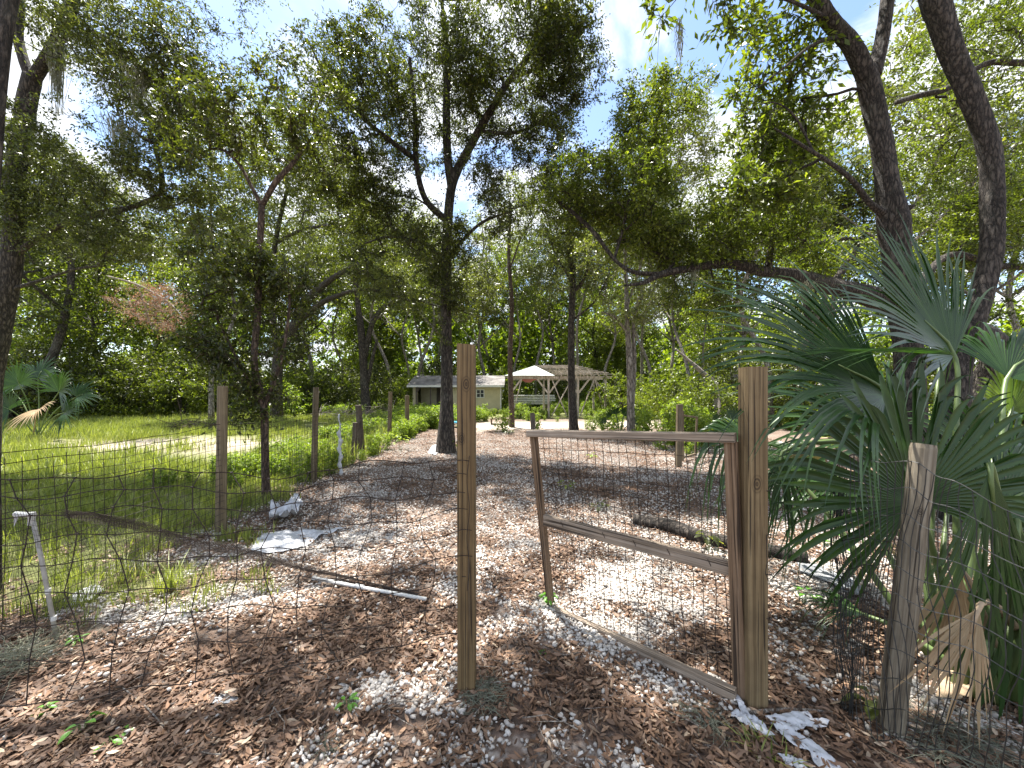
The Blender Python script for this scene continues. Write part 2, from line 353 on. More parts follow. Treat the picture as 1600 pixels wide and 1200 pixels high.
class MB:
    def __init__(s): s.v = []; s.f = []; s.t = []
    def add(s, V, F, tone=.5):
        b = len(s.v); s.v.extend([tuple(x) for x in V]); s.f.extend([tuple(i + b for i in f) for f in F]); s.t.extend([tone] * len(F))
    def tube(s, P, Rr, n=6, cap=True, lump=0, seed=0, tone=.5):
        P = [Vector(p) for p in P]
        if isinstance(Rr, (int, float)): Rr = [Rr] * len(P)
        V = []; ref = Vector((.31, .87, .12))
        T0 = (P[1] - P[0]).normalized()
        if abs(T0.dot(ref)) > .95: ref = Vector((1, 0, 0))
        u = (ref - T0 * ref.dot(T0)).normalized()
        for i, p in enumerate(P):
            T = (P[min(i + 1, len(P) - 1)] - P[max(i - 1, 0)])
            T = T.normalized() if T.length > 1e-9 else T0
            u = (u - T * u.dot(T)); u = u.normalized() if u.length > 1e-6 else T.orthogonal().normalized()
            w_ = T.cross(u)
            for k in range(n):
                a = 2 * math.pi * k / n; r = Rr[i]
                if lump: r *= 1 + lump * (math.sin(3 * a + seed + i * .21) * .5 + math.sin(5 * a - i * .37 + seed * 2) * .35 + math.sin(2 * a + i * .11) * .5 + (hash((k, i, seed)) % 100 / 100 - .5) * .5)
                V.append(p + (u * math.cos(a) + w_ * math.sin(a)) * r)
        F = []
        for i in range(len(P) - 1):
            for k in range(n):
                k2 = (k + 1) % n
                F.append((i * n + k, i * n + k2, (i + 1) * n + k2, (i + 1) * n + k))
        if cap:
            F.append(tuple(range(n))[::-1]); F.append(tuple((len(P) - 1) * n + k for k in range(n)))
        s.add(V, F, tone)
    def beam(s, a, b, w, h, up=(0, 0, 1), ch=.0, tone=.5):
        """bar from a to b, w wide (across), h deep (along up), chamfered long edges"""
        a = Vector(a); b = Vector(b); T = (b - a).normalized(); up = Vector(up)
        if abs(T.dot(up)) > .98: up = Vector((0, 1, 0))
        sx = T.cross(up).normalized(); sy = sx.cross(T).normalized()
        c = ch or min(w, h) * .06
        prof = [(-w / 2 + c, -h / 2), (w / 2 - c, -h / 2), (w / 2, -h / 2 + c), (w / 2, h / 2 - c), (w / 2 - c, h / 2), (-w / 2 + c, h / 2), (-w / 2, h / 2 - c), (-w / 2, -h / 2 + c)]
        V = [p + sx * x + sy * y for p in (a, b) for x, y in prof]
        F = [(k, (k + 1) % 8, 8 + (k + 1) % 8, 8 + k) for k in range(8)] + [tuple(range(8))[::-1], tuple(range(8, 16))]
        s.add(V, F, tone)
    def box(s, x0, x1, y0, y1, z0, z1, tone=.5):
        V = [(x, y, z) for z in (z0, z1) for y in (y0, y1) for x in (x0, x1)]
        s.add(V, [(0, 2, 3, 1), (4, 5, 7, 6), (0, 1, 5, 4), (2, 6, 7, 3), (0, 4, 6, 2), (1, 3, 7, 5)], tone)
    def build(s, name, m, parent=None, label=None, smooth=False, bevel=0):
        off = wloc(parent)
        me = bpy.data.meshes.new(name)
        me.from_pydata([tuple(Vector(v) - off) for v in s.v], [], s.f)
        a = me.attributes.new('tone', 'FLOAT', 'FACE'); a.data.foreach_set('value', np.array(s.t, np.float32))
        if smooth: me.polygons.foreach_set('use_smooth', np.ones(len(s.f), bool))
        me.materials.append(m); me.update()
        o = link(name, me, parent, label)
        if bevel:
            bm_ = o.modifiers.new('bevel', 'BEVEL'); bm_.width = bevel; bm_.segments = 2; bm_.limit_method = 'ANGLE'
        return o
def spline(P, step):
    """Catmull-Rom through rows (x, y, z, r)"""
    P = np.array(P, float); n = len(P)
    if n < 3:
        k = max(2, int(np.linalg.norm(P[-1, :3] - P[0, :3]) / step)); t = np.linspace(0, 1, k + 1)[:, None]
        return P[0] * (1 - t) + P[-1] * t
    Q = np.vstack([2 * P[0] - P[1], P, 2 * P[-1] - P[-2]]); out = []
    for i in range(1, n):
        a, b, c, d = Q[i - 1:i + 3]; L = np.linalg.norm(c[:3] - b[:3]); k = max(2, int(L / step))
        for t in np.arange(k) / k:
            out.append(.5 * (2 * b + (c - a) * t + (2 * a - 5 * b + 4 * c - d) * t * t + (3 * b - a - 3 * c + d) * t ** 3))
    out.append(P[-1]); o = np.array(out); o[:, 3] = np.maximum(o[:, 3], .003)
    return o

# ------------------------------------------------------------------ foliage
def unit(a): return a / np.maximum(np.linalg.norm(a, axis=-1, keepdims=True), 1e-9)
def leaf_arrays(Cc, sprigs=8, per=8, rad=.36, L=.075, W=.034, droop=.12, flat=.75, r=None):
    r = r or rng
    M = len(Cc)
    d = r.normal(size=(M, sprigs, 1, 3)); d[..., 2] = d[..., 2] * flat + .1; d = unit(d)
    ln = rad * r.uniform(.45, 1.15, (M, sprigs, 1, 1))
    t = ((np.arange(per) + .7) / per)[None, None, :, None]
    p = Cc[:, None, None, :] + d * ln * t
    p[..., 2] -= (droop * (t ** 2) * ln / rad)[..., 0]
    p = p + r.normal(size=p.shape) * rad * .06
    p = p.reshape(-1, 3); n_ = len(p)
    dd = np.repeat(d.reshape(-1, 3), per, 0)
    ld = unit(dd * .6 + r.normal(size=(n_, 3)) * .55 + np.array([0, 0, -.2]))
    nn = unit(r.normal(size=(n_, 3)) * .62 + np.array([0, 0, 1.]))
    sd_ = unit(np.cross(ld, nn)); nn = np.cross(sd_, ld)
    s = r.uniform(.65, 1.25, (n_, 1)); l = L * s; ww = W * s * .5
    a = p; b = p + ld * l * .45 + sd_ * ww + nn * ww * .35; c = p + ld * l - nn * l * .08; e = p + ld * l * .45 - sd_ * ww + nn * ww * .35
    V = np.stack([a, b, c, e], 1).reshape(-1, 3)
    F = np.arange(n_ * 4).reshape(-1, 4)
    # a tone that leans towards one value per twig, so clumps differ
    tone = np.clip(np.repeat(r.uniform(.15, .75, M * sprigs), per) + r.normal(size=n_) * .16, 0, 1)
    return V, F, tone
def sample_blob(c, rad, n, gap=.45, gs=1.1, r=None):
    """cluster centres in an ellipsoid, thinned by noise so that the crown has holes"""
    r = r or rng
    out = []
    c = np.array(c, float); rad = np.array(rad, float); k = 0
    while k < n:
        u = unit(r.normal(size=(n * 3, 3))) * (r.uniform(0, 1, (n * 3, 1)) ** (1 / 2.6))
        p = c + u * rad
        m_ = vn(p[:, 0] + p[:, 2] * .6, p[:, 2] * 1.1 + p[:, 1] * .8, gs, 77, 2) > gap
        p = p[m_]; out.append(p); k += len(p)
        if len(p) == 0: break
    return np.vstack(out)[:n]
def grow(mb, skel, cl, rtip=.0035, kmax=.05, wob=.12, n=4, r=None, up=.0):
    """joins every cluster centre to the nearest wood already there; thickness follows what hangs on it"""
    r = r or rng
    S = skel[:, :3]
    d0 = np.array([np.min(np.sum((S - c) ** 2, 1)) for c in cl]); order = np.argsort(d0)
    nodes = [tuple(s) for s in S[::2]]; nS = len(nodes)
    P = np.zeros((nS + len(cl), 3)); P[:nS] = nodes; par = np.full(nS + len(cl), -1)
    k = nS
    for i in order:
        dv = P[:k] - cl[i]; dd = np.sum(dv * dv, 1) + np.clip(dv[:, 2], 0, None) * .6
        j = int(np.argmin(dd)); P[k] = cl[i]; par[k] = j; k += 1
    cnt = np.zeros(k); cnt[nS:] = 1
    for i in range(k - 1, nS - 1, -1):
        if par[i] >= nS: cnt[par[i]] += cnt[i]
    for i in range(nS, k):
        a = P[par[i]]; b = P[i]; ln = np.linalg.norm(b - a)
        if ln < 1e-4: continue
        m1 = a * .66 + b * .34 + r.normal(size=3) * wob * ln * .6 + np.array([0, 0, -.05 * ln]); m2 = a * .33 + b * .67 + r.normal(size=3) * wob * ln * .6
        ra = min(kmax, rtip * cnt[i] ** .48); rb = max(rtip * .6, min(kmax, rtip * max(cnt[i] - 1, 1) ** .46) * .9)
        mb.tube([a, m1, m2, b], [ra, ra * .97, rb, rb], n, cap=False)
def tree(name, label, limbs, blobs, lm, bark=None, leaf=(8, 8, .36, .075, .034), group=None, cat='tree', sides=14, step=.12, lump=.10, gap=.45, gs=1.1,
         rtip=.0035, droop=.12, flat=.75, seed=0, base=None, kmax=.05, crown='crown', dens=1.45):
    r = np.random.default_rng(100 + seed)
    bark = bark or M_BARK
    P0 = np.array(limbs[0][0][:3]); root = thing(name, label, cat, base or Vector(P0), group)
    sk = []
    for i, lb in enumerate(limbs):
        q = spline(lb, step); sk.append(q); mb = MB()
        if i == 0: sd_ = sides
        else: sd_ = max(6, sides - 4)
        mb.tube([v[:3] for v in q], list(q[:, 3]), sd_, lump=lump, seed=seed + i)
        mb.build('trunk' if i == 0 else 'branch', bark, root, smooth=True)
    S = np.vstack(sk)
    if blobs:
        cl = np.vstack([sample_blob(b[0], b[1], int(b[2] * dens), gap, gs, r) for b in blobs])
        mb = MB(); grow(mb, S, cl, rtip, kmax, r=r); o = mb.build('twigs', bark, root, smooth=True); o['kind'] = 'stuff'
        V, F, tn = leaf_arrays(cl, *leaf, droop=droop, flat=flat, r=r)
        me = npmesh(crown, V, F, lm, tn, off=wloc(root)); link(crown, me, root)
        if leaf[3] < .11:      # the fine wood that carries the leaves
            sp, pe = leaf[0], leaf[1]; a_ = np.repeat(cl, sp, 0); e_ = V.reshape(-1, 4, 3)[:, 0].reshape(-1, pe, 3); m_ = e_[:, pe // 2]; e_ = e_[:, -1]
            w_ = r.normal(size=a_.shape); w_ = unit(np.cross(e_ - a_, w_)) * .0022 * leaf[3] / .07
            VV = np.stack([a_ - w_, a_ + w_, m_ + w_, m_ - w_, m_ - w_ * .8, m_ + w_ * .8, e_ + w_ * .3, e_ - w_ * .3], 1).reshape(-1, 3)
            o = link('sprigs', npmesh('sprigs', VV, np.arange(len(VV)).reshape(-1, 4), bark, off=wloc(root)), root); o['kind'] = 'stuff'
    return root
def L_(*rows):
    """limb rows (px, py, depth, width in px) -> (x, y, z, radius)"""
    out = []
    for (px, py, Y, wpx) in rows:
        p = at(px, py, Y); out.append((p.x, p.y, p.z, wpx * Y / FOC / 2 * math.cos(math.atan((px - 800) / FOC))))
    return out
def foot(px, Y, wpx, flare=1.5):
    X = (px - 800) / FOC * Y; z = float(gz(X, Y)); r = wpx * Y / FOC / 2 * math.cos(math.atan((px - 800) / FOC))
    return [(X, Y, z - .15, r * flare), (X, Y, z + .12, r * (1 + (flare - 1) * .45))]
def B_(px, py, Y, rx, ry, dep, n):
    p = at(px, py, Y); return (tuple(p), (rx * Y / FOC, dep, ry * Y / FOC), n)
def WB(x, y, z, rx, ry, rz, n): return ((x, y, z), (rx, ry, rz), n)

# ------------------------------------------------------------------ ground
def build_ground():
    xs = np.unique(np.concatenate([np.arange(-7, 7, .09), np.arange(-30, 30, .4), np.arange(-400, 401, 20)]))
    ys = np.unique(np.concatenate([np.arange(.2, 9, .09), np.arange(-10, 40, .4), np.arange(-60, 400, 20)]))
    X, Y = np.meshgrid(xs, ys); Z = gz(X, Y)
    V = np.stack([X, Y, Z], -1).reshape(-1, 3); nx, ny = len(xs), len(ys)
    i = (np.arange(ny - 1)[:, None] * nx + np.arange(nx - 1)[None, :]).ravel()
    F = np.stack([i, i + 1, i + nx + 1, i + nx], 1)
    me = npmesh('ground', V, F, M_GROUND, smooth=True)
    for nm, fn in (('gravel', gravel), ('grass', grassy), ('sand', sandy)):
        a = me.attributes.new(nm, 'FLOAT', 'POINT'); a.data.foreach_set('value', fn(V[:, 0], V[:, 1]).astype(np.float32))
    o = link('ground', me); o['kind'] = 'structure'
build_ground()

# ------------------------------------------------------------------ scattering of uncountable stuff
def scatter_group(coll):
    ng = bpy.data.node_groups.new('scatter', 'GeometryNodeTree')
    ng.interface.new_socket('Geometry', in_out='INPUT', socket_type='NodeSocketGeometry')
    ng.interface.new_socket('Geometry', in_out='OUTPUT', socket_type='NodeSocketGeometry')
    gi = ng.nodes.new('NodeGroupInput'); go = ng.nodes.new('NodeGroupOutput')
    ci = ng.nodes.new('GeometryNodeCollectionInfo'); ci.inputs['Collection'].default_value = coll
    ci.inputs['Separate Children'].default_value = True; ci.inputs['Reset Children'].default_value = True
    ip = ng.nodes.new('GeometryNodeInstanceOnPoints'); ip.inputs['Pick Instance'].default_value = True
    def na(nm, ty):
        n = ng.nodes.new('GeometryNodeInputNamedAttribute'); n.data_type = ty; n.inputs[0].default_value = nm; return n.outputs[0]
    er = ng.nodes.new('FunctionNodeEulerToRotation')
    ng.links.new(gi.outputs[0], ip.inputs['Points']); ng.links.new(ci.outputs[0], ip.inputs['Instance'])
    ng.links.new(na('pick', 'INT'), ip.inputs['Instance Index'])
    ng.links.new(na('rot', 'FLOAT_VECTOR'), er.inputs[0]); ng.links.new(er.outputs[0], ip.inputs['Rotation'])
    ng.links.new(na('size', 'FLOAT_VECTOR'), ip.inputs['Scale']); ng.links.new(ip.outputs[0], go.inputs[0])
    return ng
def scatter(name, label, cat, templates, P, rot, size, m):
    coll = bpy.data.collections.new(name + '_kit')
    for i, me in enumerate(templates):
        coll.objects.link(bpy.data.objects.new('kit_%02d' % i, me))
    me = bpy.data.meshes.new(name); n = len(P)
    me.vertices.add(n); me.vertices.foreach_set('co', np.asarray(P, np.float32).ravel())
    a = me.attributes.new('rot', 'FLOAT_VECTOR', 'POINT'); a.data.foreach_set('vector', np.asarray(rot, np.float32).ravel())
    a = me.attributes.new('size', 'FLOAT_VECTOR', 'POINT'); a.data.foreach_set('vector', np.asarray(size, np.float32).ravel())
    a = me.attributes.new('pick', 'INT', 'POINT'); a.data.foreach_set('value', rng.integers(0, len(templates), n).astype(np.int32))
    me.materials.append(m)
    o = link(name, me); tag(o, label, cat, None, 'stuff')
    md = o.modifiers.new('scatter', 'NODES'); md.node_group = scatter_group(coll)
    return o
def zrot(n, tilt=0):
    r_ = np.zeros((n, 3)); r_[:, 2] = rng.uniform(0, 6.283, n); r_[:, :2] = rng.normal(size=(n, 2)) * tilt
    return r_

def litter_patch(n, rad, L):
    V = []; F = []; T = []
    for i in range(n):
        a = rnd.uniform(0, 6.283); q = rad * math.sqrt(rnd.random()); c = Vector((q * math.cos(a), q * math.sin(a), rnd.uniform(.002, .022)))
        ya = rnd.uniform(0, 6.283); l = L * rnd.uniform(.55, 1.3); wd = l * rnd.uniform(.18, .38)
        rot = Matrix.Rotation(ya, 3, 'Z') @ Matrix.Rotation(rnd.gauss(0, .32), 3, 'X') @ Matrix.Rotation(rnd.gauss(0, .25), 3, 'Y')
        curl = rnd.uniform(-.25, .45) * l; fold = rnd.uniform(-.1, .5) * wd
        b = len(V)
        for (t, ww) in ((0, .06), (.3, .9), (.65, .85), (1, .05)):
            z = curl * (t - .5) ** 2
            for s in (-1, 0, 1):
                V.append(c + rot @ Vector(((t - .5) * l, s * ww * wd * .5, z + abs(s) * fold * ww * .5)))
        for k in range(3):
            for s in range(2):
                F.append((b + k * 3 + s, b + k * 3 + s + 1, b + k * 3 + s + 4, b + k * 3 + s + 3)); T.append(0)
        tn = min(1, max(0, rnd.gauss(.45, .25)))
        for k in range(6): T[-1 - k] = tn
    return npmesh('litter_patch', [tuple(v) for v in V], F, M_LITTER, T)
ICO_V = []; ICO_F = []
def _ico():
    p = (1 + 5 ** .5) / 2
    v = [(-1, p, 0), (1, p, 0), (-1, -p, 0), (1, -p, 0), (0, -1, p), (0, 1, p), (0, -1, -p), (0, 1, -p), (p, 0, -1), (p, 0, 1), (-p, 0, -1), (-p, 0, 1)]
    f = [(0, 11, 5), (0, 5, 1), (0, 1, 7), (0, 7, 10), (0, 10, 11), (1, 5, 9), (5, 11, 4), (11, 10, 2), (10, 7, 6), (7, 1, 8), (3, 9, 4), (3, 4, 2), (3, 2, 6), (3, 6, 8), (3, 8, 9), (4, 9, 5), (2, 4, 11), (6, 2, 10), (8, 6, 7), (9, 8, 1)]
    return np.array(v) / math.hypot(1, p), f
ICO_V, ICO_F = _ico()
def stone_patch(n, rad, S):
    V = []; F = []; T = []
    for i in range(n):
        a = rnd.uniform(0, 6.283); q = rad * math.sqrt(rnd.random())
        s = S * min(1.9, max(.45, rnd.lognormvariate(0, .33))); c = np.array([q * math.cos(a), q * math.sin(a), s * .22 + rnd.uniform(0, .006)])
        m_ = np.array(Matrix.Rotation(rnd.uniform(0, 6.28), 3, 'Z') @ Matrix.Rotation(rnd.uniform(0, 6.28), 3, 'X'))
        v = ICO_V * (1 + rng.normal(size=(12, 1)) * .16) * np.array([s * .5, s * .36 * rnd.uniform(.8, 1.2), s * .32])
        b = len(V); V.extend((c + v @ m_.T).tolist()); F.extend([(x + b, y + b, z + b) for x, y, z in ICO_F]); T.extend([min(1, max(0, rnd.gauss(.6, .25)))] * 20)
    return npmesh('stone_patch', V, F, M_STONE, T, smooth=True)
def spread(x0, x1, y0, y1, dens_fn, dmax):
    n = int((x1 - x0) * (y1 - y0) * dmax); x = rng.uniform(x0, x1, n); y = rng.uniform(y0, y1, n)
    k = rng.uniform(0, 1, n) < dens_fn(x, y); x = x[k]; y = y[k]
    return np.stack([x, y, gz(x, y)], 1)
def litter_d(x, y):
    return (1 - grassy(x, y) * .85) * (1 - np.clip(gravel(x, y) * 1.35, 0, 1) * .95) * (1 - .9 * sandy(x, y))
# near: patches of about 22 leaves / 26 stones, 12 cm radius; farther: sparser, slightly larger
tl = [litter_patch(42, .13, .044) for _ in range(7)]
P = spread(-4.2, 4.4, 1.0, 4.2, lambda x, y: np.maximum(litter_d(x, y), .12 * (1 - grassy(x, y))), 150)
scatter('leaf_litter', 'brown dead oak leaves covering the ground in front of and around the posts', 'leaf litter', tl, P, zrot(len(P), .05), np.ones((len(P), 3)) * rng.uniform(.8, 1.15, (len(P), 1)), M_LITTER)
tl2 = [litter_patch(60, .28, .050) for _ in range(5)]
P = spread(-5, 7.5, 4.0, 15, lambda x, y: litter_d(x, y) * np.clip((15.5 - y) / 5, .2, 1) * 1.2, 34)
scatter('leaf_litter', 'dead leaves scattered over the gravel path behind the gate', 'leaf litter', tl2, P, zrot(len(P), .03), np.ones((len(P), 3)), M_LITTER)
ts = [stone_patch(48, .10, .0175) for _ in range(6)]
P = spread(-4.2, 4.4, 1.0, 4.2, lambda x, y: (1 - grassy(x, y)) * np.clip(gravel(x, y) * 1.8 - .2, .0, 1), 150)
P2 = P
scatter('white_gravel', 'white gravel lying in patches among the leaves near the posts', 'gravel', ts, P, zrot(len(P), .04), np.ones((len(P), 3)) * rng.uniform(.85, 1.15, (len(P), 1)), M_STONE)
ts1 = [stone_patch(6, .12, .018) for _ in range(5)]
P = spread(-3.4, 4.2, 1.0, 4.5, lambda x, y: (1 - grassy(x, y)) * .5, 14)
scatter('white_gravel', 'loose single white stones lying on top of the dead leaves', 'gravel', ts1, P + np.array([0, 0, .012]), zrot(len(P), .04), np.ones((len(P), 3)), M_STONE)
ts2 = [stone_patch(60, .27, .0165) for _ in range(6)]
P = spread(-4, 7, 4.0, 13.5, lambda x, y: (1 - grassy(x, y)) * np.clip(gravel(x, y) * 1.4, .0, 1) * np.clip((14 - y) / 5, .3, 1), 34)
scatter('white_gravel', 'white gravel of the path running back to the driveway', 'gravel', ts2, P + np.array([0, 0, .01]), zrot(len(P), .03), np.ones((len(P), 3)), M_STONE)

def twig_patch(n, rad):
    mb = MB()
    for i in range(n):
        a = rnd.uniform(0, 6.28); q = rad * math.sqrt(rnd.random()); p = Vector((q * math.cos(a), q * math.sin(a), rnd.uniform(.012, .03))); y = rnd.uniform(0, 6.28); l = rnd.uniform(.04, .16)
        P_ = [p]
        for k in range(3): y += rnd.gauss(0, .35); p = p + Vector((math.cos(y), math.sin(y), rnd.gauss(-.02, .08))) * l / 3; P_.append(p)
        mb.tube(P_, [.0022, .0018, .0014, .0008], 4, cap=False, tone=rnd.random())
    me = bpy.data.meshes.new('twig_patch'); me.from_pydata(mb.v, [], mb.f); me.materials.append(M_DRY); return me
tt = [twig_patch(7, .16) for _ in range(6)]
P = spread(-4, 4, 1.0, 6, lambda x, y: 1 - grassy(x, y), 9)
scatter('fallen_twigs', 'thin dry twigs strewn over the leaves and gravel', 'twigs', tt, P, zrot(len(P), .03), np.ones((len(P), 3)) * rng.uniform(.6, 1.3, (len(P), 1)), M_DRY)

def tuft(n, h, wd, spreadr, m=None, lean=.35):
    V = []; F = []; T = []
    for i in range(n):
        a = rnd.uniform(0, 6.283); q = spreadr * math.sqrt(rnd.random()); c = Vector((q * math.cos(a), q * math.sin(a), -.01))
        yd = Vector((math.cos(a + rnd.gauss(0, 1)), math.sin(a + rnd.gauss(0, 1)), 0)); side = Vector((-yd.y, yd.x, 0))
        hh = h * rnd.uniform(.4, 1.15); ln = abs(rnd.gauss(0, lean)) * hh; b = len(V)
        for (t, ww) in ((0, .8), (.4, 1), (.75, .7), (1, .08)):
            p = c + Vector((0, 0, hh * (t - .18 * t * t * (ln / hh)))) + yd * ln * t * t
            V += [p - side * wd * ww * .5, p + side * wd * ww * .5]
        tn = min(1, max(0, rnd.gauss(.45, .22)))
        for k in range(3): F.append((b + k * 2, b + k * 2 + 1, b + k * 2 + 3, b + k * 2 + 2)); T.append(tn)
    return npmesh('tuft', [tuple(v) for v in V], F, m or M_GRASS, T)
tg = [tuft(26, .15, .006, .10) for _ in range(5)]
P = spread(-9, -.6, 2.2, 7.5, lambda x, y: grassy(x, y) * np.clip(vn(x, y, .5, 14, 2) * 2.0 - .1, .3, 1), 95)
sz = np.ones((len(P), 3)) * rng.uniform(.6, 1.3, (len(P), 1)) * (.6 + .7 * vn(P[:, 0], P[:, 1], 1.1, 5, 2))[:, None]
scatter('grass', 'green grass growing on the left side of the wire fence', 'grass', tg, P, zrot(len(P), .08), sz, M_GRASS)
tg2 = [tuft(30, .24, .009, .2) for _ in range(5)]
P = spread(-26, -2.6, 6.5, 24, lambda x, y: grassy(x, y) * (.15 + .85 * (vn(x, y, 1.6, 15, 2) > .38)) * (1 - .9 * sandy(x, y)), 20)
sz = np.ones((len(P), 3)) * rng.uniform(.6, 1.4, (len(P), 1))
near = np.exp(-((P[:, 0] + 3.5) / 1.1) ** 2); sz *= (1 + .7 * near)[:, None]
scatter('grass', 'sunlit grass of the clearing reaching back to the woods', 'grass', tg2, P, zrot(len(P), .08), sz, M_GRASS)

def weed(h, nst, L, m=M_WEED):
    r_ = np.random.default_rng(rnd.randrange(9999)); Cs = []
    for i in range(nst):
        a = rnd.uniform(0, 6.28); q = rnd.uniform(0, .22)
        for t in np.linspace(.15, 1, 5):
            Cs.append((q * math.cos(a) * (1 + t), q * math.sin(a) * (1 + t), h * t * rnd.uniform(.85, 1.1)))
    V, F, T = leaf_arrays(np.array(Cs), 4, 4, .16, L, L * .4, .03, 1., r=r_)
    return npmesh('weed', V, F, m, T)
tw = [weed(.75, 6, .11) for _ in range(5)]
def weeds_d(x, y):
    d = np.clip((y - 13.2) / 1., 0, 1) * (1 - .97 * np.clip(sandy(x, y) * 1.6, 0, 1)) * np.clip((x + 4.) / 1, 0, 1)
    d = np.maximum(d, np.clip((y - 20.5) / 2, 0, 1) * .9)
    d = np.where((x > -6.6) & (x < -.6) & (y > 23.3) & (y < 27), 0, d)
    d = np.where((x > 3.2) & (y > 7.5), np.maximum(d, .5 * (vn(x, y, 1.5, 31, 2) > .5)), d)
    return d * (.35 + .65 * (vn(x, y, 1.3, 30, 2) > .42))
P = spread(-30, 30, 7.5, 34, weeds_d, 3.6)
sz = np.ones((len(P), 3)) * rng.uniform(.5, 1.25, (len(P), 1)) * (.65 + .6 * vn(P[:, 0], P[:, 1], 3, 5, 2))[:, None] * np.where((P[:, 0] > -1.5) & (P[:, 0] < 6) & (P[:, 1] > 14) & (P[:, 1] < 24), .5, np.where((np.abs(P[:, 0]) < 9) & (P[:, 1] > 15), .75, 1))[:, None]
scatter('undergrowth', 'bright green weeds growing round the shed, pergola and driveway', 'undergrowth', tw, P, zrot(len(P), .08), sz, M_WEED)
P = spread(-5.2, -3.1, 5.5, 22, lambda x, y: .9 * (vn(x, y, .8, 33, 2) > .40), 16)
scatter('undergrowth', 'leafy weeds crowding the far part of the left wire fence', 'undergrowth', tw, P, zrot(len(P), .08), rng.uniform(.22, .55, (len(P), 1)) * np.ones((len(P), 3)) * (1 + np.clip(P[:, 1] - 8, 0, 8) * .08)[:, None], M_WEED)

# ------------------------------------------------------------------ far wood and background trees
def far_wood():
    r_ = np.random.default_rng(5); Vs = []; Fs = []; Ts = []; b = 0
    for i in range(300):
        az = r_.uniform(-1.15, 1.15); d = r_.uniform(38, 75); x = d * math.tan(az) if abs(az) < 1.05 else d * 1.7 * np.sign(az)
        low = i % 2 == 0
        h = r_.uniform(4, 8) if low else r_.uniform(9, 15) + (5 if x < -8 else 0)
        rad = np.array([r_.uniform(2.5, 4.5), r_.uniform(2, 4), h * (.55 if low else .33)])
        c = np.array([x, d, h * .5 if low else h * .72])
        k = int(23 if low else 18)
        cl = sample_blob(c, rad, k, .4, 2.5, r_)
        V, F, T = leaf_arrays(cl, 8, 6, 1.7, .56, .33, .3, .8, r=r_)
        Vs.append(V); Fs.append(F + b); Ts.append(T); b += len(V)
    me = npmesh('forest', np.vstack(Vs), np.vstack(Fs), M_FOREST, np.concatenate(Ts))
    o = link('forest', me); tag(o, 'dense green woodland closing the view far behind the clearing', 'forest', None, 'stuff')
far_wood()

def bgtree(seed, h, rx, c0, trunk_r, m, bark, n=150, L=.17, bend=.5, lean=0):
    """template, standing at the origin"""
    r_ = np.random.default_rng(seed)
    pts = []; x = y = 0
    for k, t in enumerate(np.linspace(0, 1, 6)):
        pts.append((x + lean * t * h, y, h * .93 * t - (.2 if k == 0 else 0), trunk_r * (1.25 if k == 0 else 1) * (1 - .75 * t)))
        x += r_.normal() * bend * h / 18; y += r_.normal() * bend * h / 18
    limbs = [pts]
    for k in range(4):
        t = r_.uniform(.4, .8); i = int(t * 5); p = pts[i]; a = r_.uniform(0, 6.28); l = rx * r_.uniform(.6, 1)
        limbs.append([(p[0], p[1], p[2], p[3] * .6), (p[0] + math.cos(a) * l * .5, p[1] + math.sin(a) * l * .5, p[2] + l * .45, p[3] * .4), (p[0] + math.cos(a) * l, p[1] + math.sin(a) * l, p[2] + l * 1., p[3] * .15)])
    tops = pts[-2]
    blobs = [WB(tops[0] * .7, tops[1] * .7, h * (c0 + 1) / 2, rx, rx, h * (1 - c0) / 2, n)]
    return tree('woodland_tree', 'x', limbs, blobs, m, bark, (8, 6, .8, L, L * .5), sides=8, step=.6, lump=.06, gap=.40, gs=1.6, rtip=.012, seed=seed, kmax=.09, dens=1.35)
def copytree(root, loc, rz, s, label, group):
    r_ = root.copy(); C.objects.link(r_); r_.location = loc; r_.rotation_euler = (0, 0, rz); r_.scale = s; r_['label'] = label; r_['group'] = group
    for ch in list(root.children):
        c = ch.copy(); C.objects.link(c); c.parent = r_
    return r_
T = [bgtree(1, 15, 3.0, .42, .17, M_OAK, M_BARKG, 190), bgtree(2, 17, 2.6, .45, .13, M_PALE, M_BARKG, 150), bgtree(3, 13, 3.2, .30, .20, M_OAK, M_BARK, 190, lean=.12),
     bgtree(4, 16, 2.2, .5, .11, M_BRIGHT, M_BARKG, 130), bgtree(5, 9, 2.6, .12, .12, M_BRIGHT, M_BARK, 220)]
used = set()
